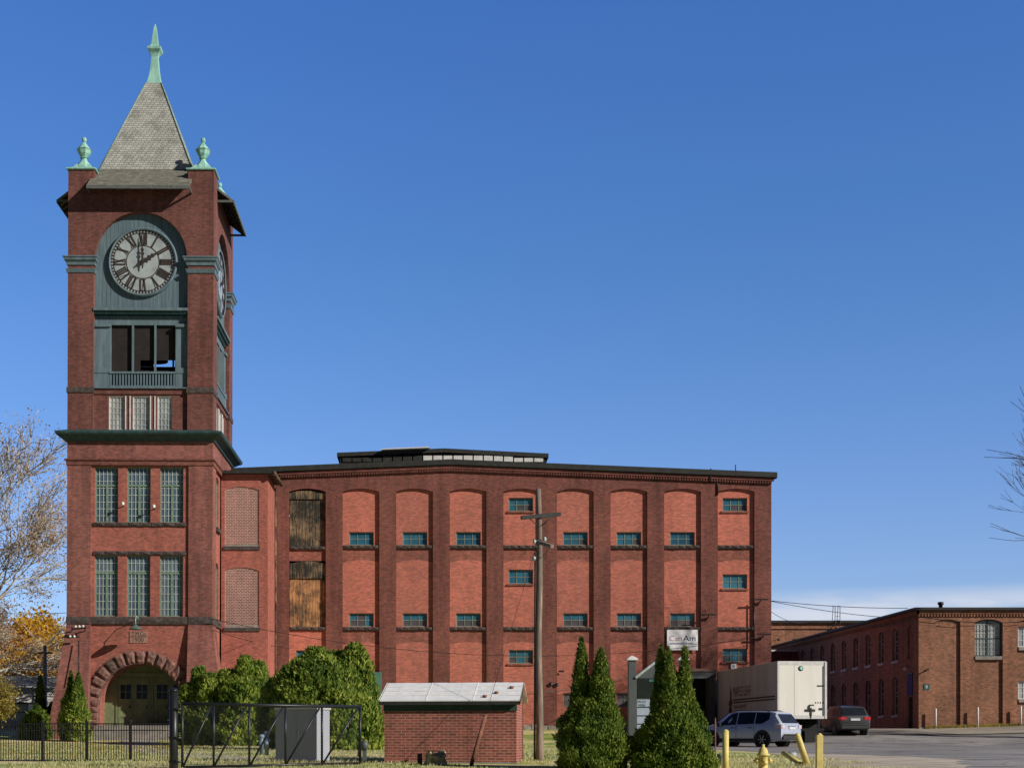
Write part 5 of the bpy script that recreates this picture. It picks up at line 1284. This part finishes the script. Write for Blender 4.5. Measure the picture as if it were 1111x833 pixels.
b=MB(); 
for x in (.35,TWd-.35): b.box((x-.12,.3,z0-.3),(x+.12,TL-.3,z0-.03))
b.box((.1,.02,z0-.62),(TWd-.1,.14,z0-.5)); b.box((.3,.04,z0-.6),(.42,.12,z0-.03)); b.box((TWd-.42,.04,z0-.6),(TWd-.3,.12,z0-.03)); b.build('chassis',M['black'],tr)
for y in (1.9,3.1):
    for x,s in ((.28,-1),(TWd-.28,1)):
        b=MB(); b.lathe((x,y,tz+.5),[(.3,-.26),(.46,-.26),(.5,-.22),(.5,.22),(.46,.26),(.3,.26)],22,axis='x'); t=b.build('wheel',M['rubber'],tr)
        b=MB(); b.lathe((x,y,tz+.5),[(.3,.2*s),(.25,.1*s),(.1,.12*s),(0,.13*s)],16,axis='x'); b.build('rim',M['muntin'],t)
for x in (.4,TWd-.4):
    b=MB(); b.box((x-.06,TL-2.2,tz),(x+.06,TL-2.08,z0-.03)); b.box((x-.15,TL-2.3,tz-.02),(x+.15,TL-2.0,tz+.03)); b.build('landing_leg',M['black'],tr)
for x_ in (.12,TWd-.75): b=MB(); b.box((x_,1.0,tz+.1),(x_+.63,1.03,z0-.3)); b.build('mud_flap',M['rubber'],tr)
# ================================================================== VEGETATION
rng=np.random.default_rng(11)
def fbm(P,sc,seed=0):
    v=np.zeros(len(P)); a=1.0; r=np.random.default_rng(seed+5)
    for o in range(4):
        for _ in range(3):
            k=r.normal(size=3); k/=np.linalg.norm(k); v+=a*np.sin(P@(k*sc*2**o)+r.uniform(0,6.3))
        a*=.55
    return v/3
def quads(P,A,B):
    """one quad (rhombus leaf) per point; A,B half axes"""
    n=len(P); V=np.empty((n,4,3)); V[:,0]=P-A; V[:,1]=P+B; V[:,2]=P+A*1.15; V[:,3]=P-B
    return V.reshape(-1,3)
def mesh_quads(name,V,mat,parent=None,org=None,tip=None):
    o0=np.array(org if org is not None else ORG[parent.name]); V=V-o0
    n=len(V)//4; me=bpy.data.meshes.new(name)
    me.vertices.add(len(V)); me.vertices.foreach_set('co',V.astype(np.float32).ravel())
    me.loops.add(4*n); me.loops.foreach_set('vertex_index',np.arange(4*n,dtype=np.int32))
    me.polygons.add(n); me.polygons.foreach_set('loop_start',np.arange(0,4*n,4,dtype=np.int32)); me.polygons.foreach_set('loop_total',np.full(n,4,dtype=np.int32))
    me.materials.append(mat); me.update(calc_edges=True)
    at=me.attributes.new('tip','FLOAT','POINT'); at.data.foreach_set('value',np.repeat(tip if tip is not None else np.full(n,.5),4).astype(np.float32))
    o=bpy.data.objects.new(name,me); COL.objects.link(o)
    if parent: o.parent=parent; ORG[o.name]=Vector(o0)
    else: o.location=tuple(o0)
    return o
def unit(v): return v/np.maximum(1e-9,np.linalg.norm(v,axis=1))[:,None]
def lobes_foliage(lobes,n,size,seed,upright=.8,rough=.13,shell=.35,freq=3.0,round_=False):
    """lobes: (cx,cy,z0,height,radius,power) pointed or rounded masses of foliage"""
    r=np.random.default_rng(seed); out=[]; tips_=[]; tot=sum(l[3]*l[4] for l in lobes)
    for li,(cx,cy,z0,h,rad,pw) in enumerate(lobes):
        m=int(n*h*rad/tot); t=r.uniform(0,1,m)**1.15; a=r.uniform(0,2*np.pi,m)
        prof=np.where(t<.14,.80+.2*np.sqrt(np.clip(t/.14,0,1)),(1-((t-.14)/.86)**pw)) if not round_ else np.where(t<.3,.85+.15*np.sqrt(np.clip(t/.3,0,1)),np.sqrt(np.clip(1-((t-.3)/.72)**2.4,0,1))); prof=np.maximum(prof,.015)
        d=np.stack([np.cos(a),np.sin(a),np.zeros(m)],1)
        base=np.stack([np.full(m,cx),np.full(m,cy),z0+t*h],1)
        q=base+d*(rad*prof)[:,None]
        nz=fbm(q,freq,seed)+.8*fbm(q,freq*3.2,seed+3)
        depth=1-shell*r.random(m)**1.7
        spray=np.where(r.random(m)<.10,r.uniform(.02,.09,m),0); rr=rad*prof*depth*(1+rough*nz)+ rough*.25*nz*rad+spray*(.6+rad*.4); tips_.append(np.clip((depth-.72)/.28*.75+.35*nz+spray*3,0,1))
        P=base+d*np.maximum(rr,0.0)[:,None]; P[:,2]+=r.normal(0,.03,m)
        nrm=unit(d+np.array([0,0,.35])+r.normal(0,.45,(m,3)))
        up=unit(np.array([0,0,1.0])*upright+d*.45+r.normal(0,.35,(m,3)))
        B=unit(np.cross(nrm,up)); s=size*r.uniform(.5,1.35,m)
        out.append(quads(P,up*(s*1.0)[:,None],B*(s*.42)[:,None]))
    global LAST_TIP
    LAST_TIP=np.concatenate(tips_)
    return np.concatenate(out)
def evergreen(name,label,cat,lobes,n,size,mat,seed,grp=None,rough=.13,upright=.8,freq=3.0,core=.78,round_=False):
    cx=sum(l[0] for l in lobes)/len(lobes); cy=sum(l[1] for l in lobes)/len(lobes); z=gz(cx,cy)
    o=thing(name,label,cat,(cx,cy,z),grp)
    V_=lobes_foliage(lobes,n,size,seed,upright,rough,freq=freq,round_=round_); mesh_quads('crown',V_,mat,o,tip=LAST_TIP)
    b=MB()
    for (x,y,z0,h,rad,pw) in lobes:
        rings=[]
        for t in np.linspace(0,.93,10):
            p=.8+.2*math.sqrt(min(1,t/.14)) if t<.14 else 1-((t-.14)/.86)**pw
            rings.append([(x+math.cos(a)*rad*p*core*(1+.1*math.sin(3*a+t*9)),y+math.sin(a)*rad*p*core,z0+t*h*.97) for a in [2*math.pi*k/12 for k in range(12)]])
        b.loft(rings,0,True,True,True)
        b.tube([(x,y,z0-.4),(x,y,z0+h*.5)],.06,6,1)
    b.build('trunk',[M['core'],M['bark']],o)  # dark shade core filling the crown, plus the short stems
    return o
def lob(px,ptop,pw_px,D,py_base,pw=1.6):
    s=FL/D; x=(px-PX)/s; z0=min(EYE+(PY-py_base)/s,gz(x,D)+.02); zt=EYE+(PY-ptop)/s
    return (x,D,z0,zt-z0,pw_px/2/s,pw)
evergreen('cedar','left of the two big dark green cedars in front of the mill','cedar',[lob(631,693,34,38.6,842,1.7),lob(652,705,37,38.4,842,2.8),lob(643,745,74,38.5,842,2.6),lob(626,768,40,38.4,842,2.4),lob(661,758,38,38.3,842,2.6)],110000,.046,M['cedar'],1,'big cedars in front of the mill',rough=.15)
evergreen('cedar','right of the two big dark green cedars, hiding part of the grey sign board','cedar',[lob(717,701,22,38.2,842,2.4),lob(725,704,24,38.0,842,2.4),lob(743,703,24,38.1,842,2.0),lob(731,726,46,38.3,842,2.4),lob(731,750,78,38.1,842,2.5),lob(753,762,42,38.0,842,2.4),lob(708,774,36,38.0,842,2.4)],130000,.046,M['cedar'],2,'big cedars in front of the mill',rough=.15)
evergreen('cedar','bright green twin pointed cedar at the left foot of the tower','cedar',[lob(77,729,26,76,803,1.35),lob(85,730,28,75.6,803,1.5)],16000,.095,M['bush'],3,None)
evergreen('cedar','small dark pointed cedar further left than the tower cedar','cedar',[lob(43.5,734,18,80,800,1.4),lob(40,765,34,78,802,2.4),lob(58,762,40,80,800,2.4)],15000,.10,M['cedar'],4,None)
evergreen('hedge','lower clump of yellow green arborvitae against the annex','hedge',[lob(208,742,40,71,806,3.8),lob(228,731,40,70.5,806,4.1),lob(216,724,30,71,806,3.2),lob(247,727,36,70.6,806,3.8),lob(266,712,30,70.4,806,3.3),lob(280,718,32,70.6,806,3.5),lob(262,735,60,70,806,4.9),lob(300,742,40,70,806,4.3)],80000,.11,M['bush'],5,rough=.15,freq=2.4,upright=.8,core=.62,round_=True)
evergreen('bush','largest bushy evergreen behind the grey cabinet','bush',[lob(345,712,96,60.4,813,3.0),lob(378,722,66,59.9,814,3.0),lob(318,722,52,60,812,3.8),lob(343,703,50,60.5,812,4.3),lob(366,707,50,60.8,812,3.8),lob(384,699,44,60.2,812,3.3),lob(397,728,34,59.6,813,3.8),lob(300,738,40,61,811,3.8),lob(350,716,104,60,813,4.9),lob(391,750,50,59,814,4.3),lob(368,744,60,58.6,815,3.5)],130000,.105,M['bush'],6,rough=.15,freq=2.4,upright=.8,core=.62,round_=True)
# ---- branching trees
def branches(b,p,d,L,r,depth,rg,tips,spread=.5,shrink=.72,kids=(2,3),n=6,up=.12,minr=.006,segs=4,mi=0):
    pts=[p]; rad=[r]; q=Vector(p); dd=Vector(d).normalized()
    for i in range(segs):
        dd=(dd+Vector((rg.gauss(0,.10),rg.gauss(0,.10),rg.gauss(0,.06)+up*.25))).normalized(); q=q+dd*(L/segs); pts.append(q.copy()); rad.append(max(minr,r*(1-.38*(i+1)/segs)))
        if depth>0 and i>=1 and rg.random()<.6:
            ax=Vector((rg.gauss(0,1),rg.gauss(0,1),rg.gauss(0,.5))).normalized(); nd=(dd+ax*spread*1.25).normalized()
            branches(b,q.copy(),nd,L*shrink*rg.uniform(.6,.95),max(minr,rad[-1]*.5),depth-1,rg,tips,spread,shrink,kids,max(3,n-1),up,minr,segs,mi)
    b.tube(pts,rad,n,mi,True)
    if depth<=0: tips.append((pts[-1],dd)); tips.append((pts[-2],dd)); return
    for k in range(rg.randint(*kids)):
        ax=Vector((rg.gauss(0,1),rg.gauss(0,1),rg.gauss(0,.6))).normalized(); nd=(dd+ax*spread).normalized()
        branches(b,q.copy(),nd,L*shrink*rg.uniform(.8,1.15),max(minr,rad[-1]*.72),depth-1,rg,tips,spread,shrink,kids,max(3,n-1),up,minr,segs,mi)
def leaves_at(tips,per,spread,size,seed):
    r=np.random.default_rng(seed); C=np.array([list(t[0]) for t in tips]); P=np.repeat(C,per,0)+r.normal(0,spread,(len(C)*per,3)); m=len(P)
    A=unit(r.normal(0,1,(m,3))); Bv=unit(np.cross(A,r.normal(0,1,(m,3)))); s=size*r.uniform(.5,1.4,m)
    return quads(P,A*s[:,None],Bv*(s*.65)[:,None])
def tree(name,label,cat,x,y,L,r,depth,seed,leaf=None,per=6,spr=.35,size=.1,bark=None,grp=None,lean=(0,0,1),limbs=None,**kw):
    rg=random.Random(seed); z=gz(x,y); o=thing(name,label,cat,(x,y,z),grp); b=MB(); tips=[]
    branches(b,Vector((x,y,z-.3)),Vector(lean),L,r,depth,rg,tips,**kw)
    for (z0,dv,LL,rr,dp) in (limbs or []): branches(b,Vector((x,y,z+z0)),Vector(dv),LL,rr,dp,rg,tips,**{**kw,'up':.05})
    b.build('trunk',bark or M['bark'],o)
    if leaf: mesh_quads('crown',leaves_at(tips,per,spr,size,seed),leaf,o)
    return o
# sycamore left of the tower: pale limbs, thin brown leaves
tree('sycamore_tree','pale barked sycamore with thin brown leaves left of the tower','tree',-38.5,117,4.3,.50,5,21,M['brownleaf'],6,.5,.085,M['barkw'],lean=(.05,0,1),spread=.46,shrink=.78,kids=(2,3),up=.10,minr=.026,
     limbs=[(5.0,(.75,-.1,.75),6.0,.26,4),(8.5,(.55,-.1,1.0),5.4,.22,4),(4.2,(1,-.2,.22),5.6,.20,4),(6.8,(1,-.15,.45),4.8,.2,4)])
tree('autumn_tree','rounded golden autumn tree behind the house left of the tower','tree',-37,138,3.3,.3,5,31,M['gold'],15,.6,.17,M['bark'],'autumn trees left of the tower',spread=.62,shrink=.80,up=.02,minr=.02)
tree('autumn_tree','olive and orange autumn tree at the left edge behind the sycamore','tree',-47,136,2.7,.24,5,37,M['dgold'],15,.6,.17,M['bark'],'autumn trees left of the tower',spread=.62,shrink=.80,up=.02,minr=.02)
tree('autumn_tree','low orange leaved tree just left of the battered tower pier','tree',-34.5,132,2.9,.22,5,43,M['gold'],15,.55,.16,M['bark'],'autumn trees left of the tower',spread=.65,shrink=.78,up=.0,minr=.02)
tree('autumn_tree','small olive leaved tree overhanging the pale house','tree',-23.2,77,1.25,.08,5,47,M['dgold'],6,.22,.06,M['bark'],'autumn trees left of the tower',spread=.7,shrink=.78,up=-.05,minr=.008)
# far tree belt closing the view on the left
bp=[]
r_=np.random.default_rng(77); m=70000
X=r_.uniform(-190,-20,m); Yb=170+r_.normal(0,4,m); Zt=4.5+3.2*(fbm(np.stack([X,Yb*0,Yb*0],1),.12,9)+.6*fbm(np.stack([X,Yb*0,Yb*0],1),.5,4)); Zb=EYE+r_.random(m)**.8*np.maximum(2,Zt+2)
P=np.stack([X,Yb,Zb],1); A=unit(r_.normal(0,1,(m,3))); B_=unit(np.cross(A,r_.normal(0,1,(m,3)))); s=.32*r_.uniform(.5,1.4,m)
o=mesh_quads('tree_belt',quads(P,A*s[:,None],B_*(s*.7)[:,None]),M['dgold'],None,(-105,170,EYE)); o['kind']='stuff'; o['label']='far belt of olive and yellow autumn trees behind the house'; o['category']='trees'
# bare tree at the right: trunk just outside the frame, twigs reach in, its shadow lies on the mill
tree('bare_tree','bare grey tree whose twigs reach in at the right edge of the sky','tree',38.3,75.2,5.3,.40,6,58,None,bark=M['bark'],lean=(.02,0,1),spread=.33,shrink=.76,kids=(2,3),up=.12,minr=.009,
     limbs=[(11.8,(-1,.0,.36),4.3,.10,2),(9.0,(-1,.1,.12),4.0,.08,2)])
# ================================================================== HOUSE AT LEFT
hD=118.0; hs=FL/hD
XH=lambda px:(px-PX)/hs; ZH=lambda py:EYE+(PY-py)/hs
ho=thing('pale_house','low pale sided house with dark shingle roof behind the lawn','house',(XH(20),hD,gz(-33,hD)))
b=MB(); b.box((XH(-60),hD,EYE),(XH(61),hD+8,ZH(744))); b.build('wall',plain('pale_siding',(.62,.62,.60),.8,var=.12),ho)
b=MB(); b.hull8([(XH(-64),hD-.5,ZH(744.5)),(XH(64),hD-.5,ZH(744.5)),(XH(64),hD+8.5,ZH(744.5)),(XH(-64),hD+8.5,ZH(744.5)),(XH(-62),hD+3.6,ZH(731)),(XH(62),hD+3.6,ZH(731)),(XH(62),hD+4.4,ZH(731)),(XH(-62),hD+4.4,ZH(731))]); b.build('roof',plain('grey_shingle',(.10,.11,.125),.85,var=.3),ho)
b=MB(); b.box((XH(-62),hD-.52,ZH(746)),(XH(63),hD-.5,ZH(744.4))); b.tube([(XH(38),hD-.1,ZH(746)),(XH(38),hD-.1,EYE+.6)],.06,6); b.build('gutter',M['white'],ho)
ho2=thing('garage','low cream garage with a dark window at the left edge','garage',(-33,115,gz(-33,115)))
g_=FL/115; XG=lambda px:(px-PX)/g_; ZG=lambda py:EYE+(PY-py)/g_
b=MB(); b.plate(rect(XG(-40),XG(30),EYE+.2,ZG(763)),[rect(XG(2),XG(20.5),ZG(775.5),ZG(766))],lambda u,z,n:(u,115-n,z),0,-.15,0,back=False); b.add([(XG(30),115,EYE+.2),(XG(30),117.5,EYE+.2),(XG(30),117.5,ZG(763)),(XG(30),115,ZG(763))],[(0,1,2,3)]); b.build('wall',plain('cream_siding',(.62,.58,.48),.8,var=.15),ho2)
window(ho2,lambda u,z,n:(u,115-n,z),XG(2),XG(20.5),ZG(775.5),ZG(766),-.02,3,1,M['white'],M['glassK'],fw=.08,mw=.07)
b=MB(); b.box((XG(-41),114.6,ZG(763)),(XG(31),117.7,ZG(761.5))); b.build('roof',M['roofd'],ho2)
o=thing('back_fence','dark iron fence crossing behind the lawn at the left edge','fence',(-27,88,gz(-27,88)))
b=MB(); zf=gz(-27,88)
for q in (.15,1.0): b.box((-60,87.98,zf+q),(-20.5,88.02,zf+q+.04))
x=-60
while x<-20.5: b.box((x-.012,87.985,zf),(x+.012,88.01,zf+1.15)); x+=.22
b.build('picket_panel',M['iron'],o)
for i in range(18):
    if -60+i*2.3<-20.5: b=MB(); b.box((-60+i*2.3-.05,87.95,zf-.1),(-60+i*2.3+.05,88.05,zf+1.35)); b.build('post',M['iron'],o)
q=W(48.8,790,100); o=thing('utility_pole','slim pale utility pole behind the small dark cedar','utility pole',(q.x,100,gz(q.x,100)))
b=MB(); t_=W(48.8,700,100).z; b.tube([(q.x,100,gz(q.x,100)-.3),(q.x,100,t_)],[.16,.12],8); b.build('post',plain('pale_pole',(.42,.38,.33),.9,var=.2),o)
b=MB(); b.bar((q.x-.5,100,t_-.5),(q.x+.5,100,t_-.5),.12); b.build('crossarm',M['bark'],o)
# ================================================================== GRASS TUFTS AND FALLEN LEAVES
r_=np.random.default_rng(5)
def ontoground(P): 
    xs=P[:,0]; P[:,2]=[gz(a,b_) for a,b_ in zip(P[:,0],P[:,1])]; return P
m=52000; Y=38.5+ (r_.random(m)**1.6)*30; X=(r_.uniform(-20,1000,m)-PX)/FL*Y
keep=(X<11.0+.0*Y)|((Y<52)&(X<(12.4-(Y-44)*.12))); 
cl=fbm(np.stack([X,Y,0*X],1),1.1,3); keep&=cl>-.35
X,Y=X[keep],Y[keep]; m=len(X); P=ontoground(np.stack([X,Y,0*X],1)); h=r_.uniform(.015,.05,m)*(1+.7*np.clip(fbm(np.stack([X,Y,0*X],1),.7,8),0,1))
up=np.stack([r_.normal(0,.35,m),r_.normal(0,.35,m),np.ones(m)],1); A=up*h[:,None]; B_=np.stack([r_.uniform(.004,.012,m),r_.normal(0,.004,m),0*h],1)
o=mesh_quads('grass',quads(P+A*.8,A,B_),leafm('dry_grass_blades',[(.15,(.20,.27,.07)),(.5,(.46,.46,.19)),(.85,(.72,.63,.40))],.3),None,(0,50,EYE-.6)); o['kind']='stuff'; o['label']='short patchy lawn grass turning dry'; o['category']='grass'
m=1500; Y=r_.uniform(46,76,m); X=-10-r_.random(m)**1.3*18
P=ontoground(np.stack([X,Y,0*X],1)); P[:,2]+=.02; A=unit(np.stack([r_.normal(0,1,m),r_.normal(0,1,m),r_.normal(0,.35,m)],1))*.075; B_=np.stack([-A[:,1],A[:,0],r_.normal(0,.02,m)],1)*.8
o=mesh_quads('fallen_leaves',quads(P,A,B_),M['gold'],None,(-18,60,EYE)); o['kind']='stuff'; o['label']='yellow fallen leaves scattered over the left lawn'; o['category']='leaves'
# weeds along the foot of the wing
m=2600; X=r_.uniform(29.3,44,m); X=X[fbm(np.stack([X,X*0,X*0],1),1.3,2)>.0]; m=len(X); Y=86.65+r_.normal(0,.08,m); P=ontoground(np.stack([X,Y,0*X],1)); h=r_.uniform(.05,.16,m); A=np.stack([r_.normal(0,.3,m),r_.normal(0,.3,m),np.ones(m)],1)*h[:,None]; B_=np.stack([np.full(m,.03),0*h,0*h],1)
o=mesh_quads('weeds',quads(P+A*.6,A,B_),M['dgold'],None,(35,86.6,EYE+.5)); o['kind']='stuff'; o['label']='thin weeds growing along the foot of the wing wall'; o['category']='weeds'

# ================================================================== LIGHT, SKY, CAMERA
AZ,EL=R(60),R(26.5)
sd=Vector((math.sin(AZ)*math.cos(EL),-math.cos(AZ)*math.cos(EL),math.sin(EL)))
sun=bpy.data.lights.new('sun','SUN'); sun.energy=5.0; sun.angle=R(.5); sun.color=(1,.93,.82)
so=bpy.data.objects.new('sun',sun); COL.objects.link(so); so.rotation_euler=sd.to_track_quat('Z','Y').to_euler(); so.location=(40,-30,60)
w=bpy.data.worlds.new('World'); scene.world=w; w.use_nodes=True; nt=w.node_tree; bg=nt.nodes['Background']
sky=N(nt,'ShaderNodeTexSky',sky_type='NISHITA'); sky.sun_disc=False; sky.sun_elevation=EL; sky.sun_rotation=math.atan2(sd.x,sd.y); sky.air_density=1.0; sky.dust_density=.4; sky.ozone_density=2.2; sky.altitude=60
tc=N(nt,'ShaderNodeTexCoord'); sp=N(nt,'ShaderNodeSeparateXYZ'); nt.links.new(tc.outputs['Generated'],sp.inputs[0])
# thin cloud bank low on the right
mp=N(nt,'ShaderNodeMapping'); mp.inputs['Scale'].default_value=(5,5,26); nt.links.new(tc.outputs['Generated'],mp.inputs[0])
cn=N(nt,'ShaderNodeTexNoise'); cn.inputs['Scale'].default_value=1.6; cn.inputs['Detail'].default_value=9; cn.inputs['Roughness'].default_value=.55; nt.links.new(mp.outputs[0],cn.inputs['Vector'])
zr=ramp(nt,sp.outputs[2],[(.0,(1,1,1)),(.084,(.95,.95,.95)),(.098,(0,0,0))])
a=N(nt,'ShaderNodeMath',operation='MULTIPLY'); nt.links.new(zr,a.inputs[0]); nt.links.new(ramp(nt,cn.outputs[0],[(.40,(.25,.25,.25)),(.56,(1,1,1))]),a.inputs[1])
xr_=ramp(nt,sp.outputs[0],[(.0,(0,0,0)),(.14,(.6,.6,.6)),(.26,(1,1,1))]); a2=N(nt,'ShaderNodeMath',operation='MULTIPLY'); nt.links.new(a.outputs[0],a2.inputs[0]); nt.links.new(xr_,a2.inputs[1])
hsv=N(nt,'ShaderNodeHueSaturation'); hsv.inputs['Saturation'].default_value=1.0; nt.links.new(sky.outputs[0],hsv.inputs['Color'])
yr=ramp(nt,sp.outputs[1],[(.0,(0,0,0)),(.55,(1,1,1))])
tint=ramp(nt,sp.outputs[2],[(.0,(.42,.49,.72)),(.12,(.41,.485,.72)),(.30,(.30,.475,.725)),(.45,(.275,.475,.815))])
t4=mix(nt,1.0,tint,(4,4,4),'MULTIPLY')
gr=mix(nt,1.0,hsv.outputs[0],mix(nt,yr,(.13,.20,.40),t4),'MULTIPLY')
cl_=mix(nt,a2.outputs[0],gr,(13.6,14.4,16.4))
nt.links.new(cl_,bg.inputs['Color']); bg.inputs['Strength'].default_value=.05
cam=bpy.data.cameras.new('camera'); co=bpy.data.objects.new('camera',cam); COL.objects.link(co); scene.camera=co
co.location=(0,0,EYE); co.rotation_euler=(R(90),0,0); cam.sensor_width=36; cam.lens=FL/1111*36; cam.shift_x=(555.5-PX)/1111; cam.shift_y=(PY-416.5)/1111; cam.clip_end=6000; cam.clip_start=.1
scene.view_settings.view_transform='Standard'; scene.view_settings.look='None'; scene.view_settings.exposure=0
scene.render.engine='CYCLES'
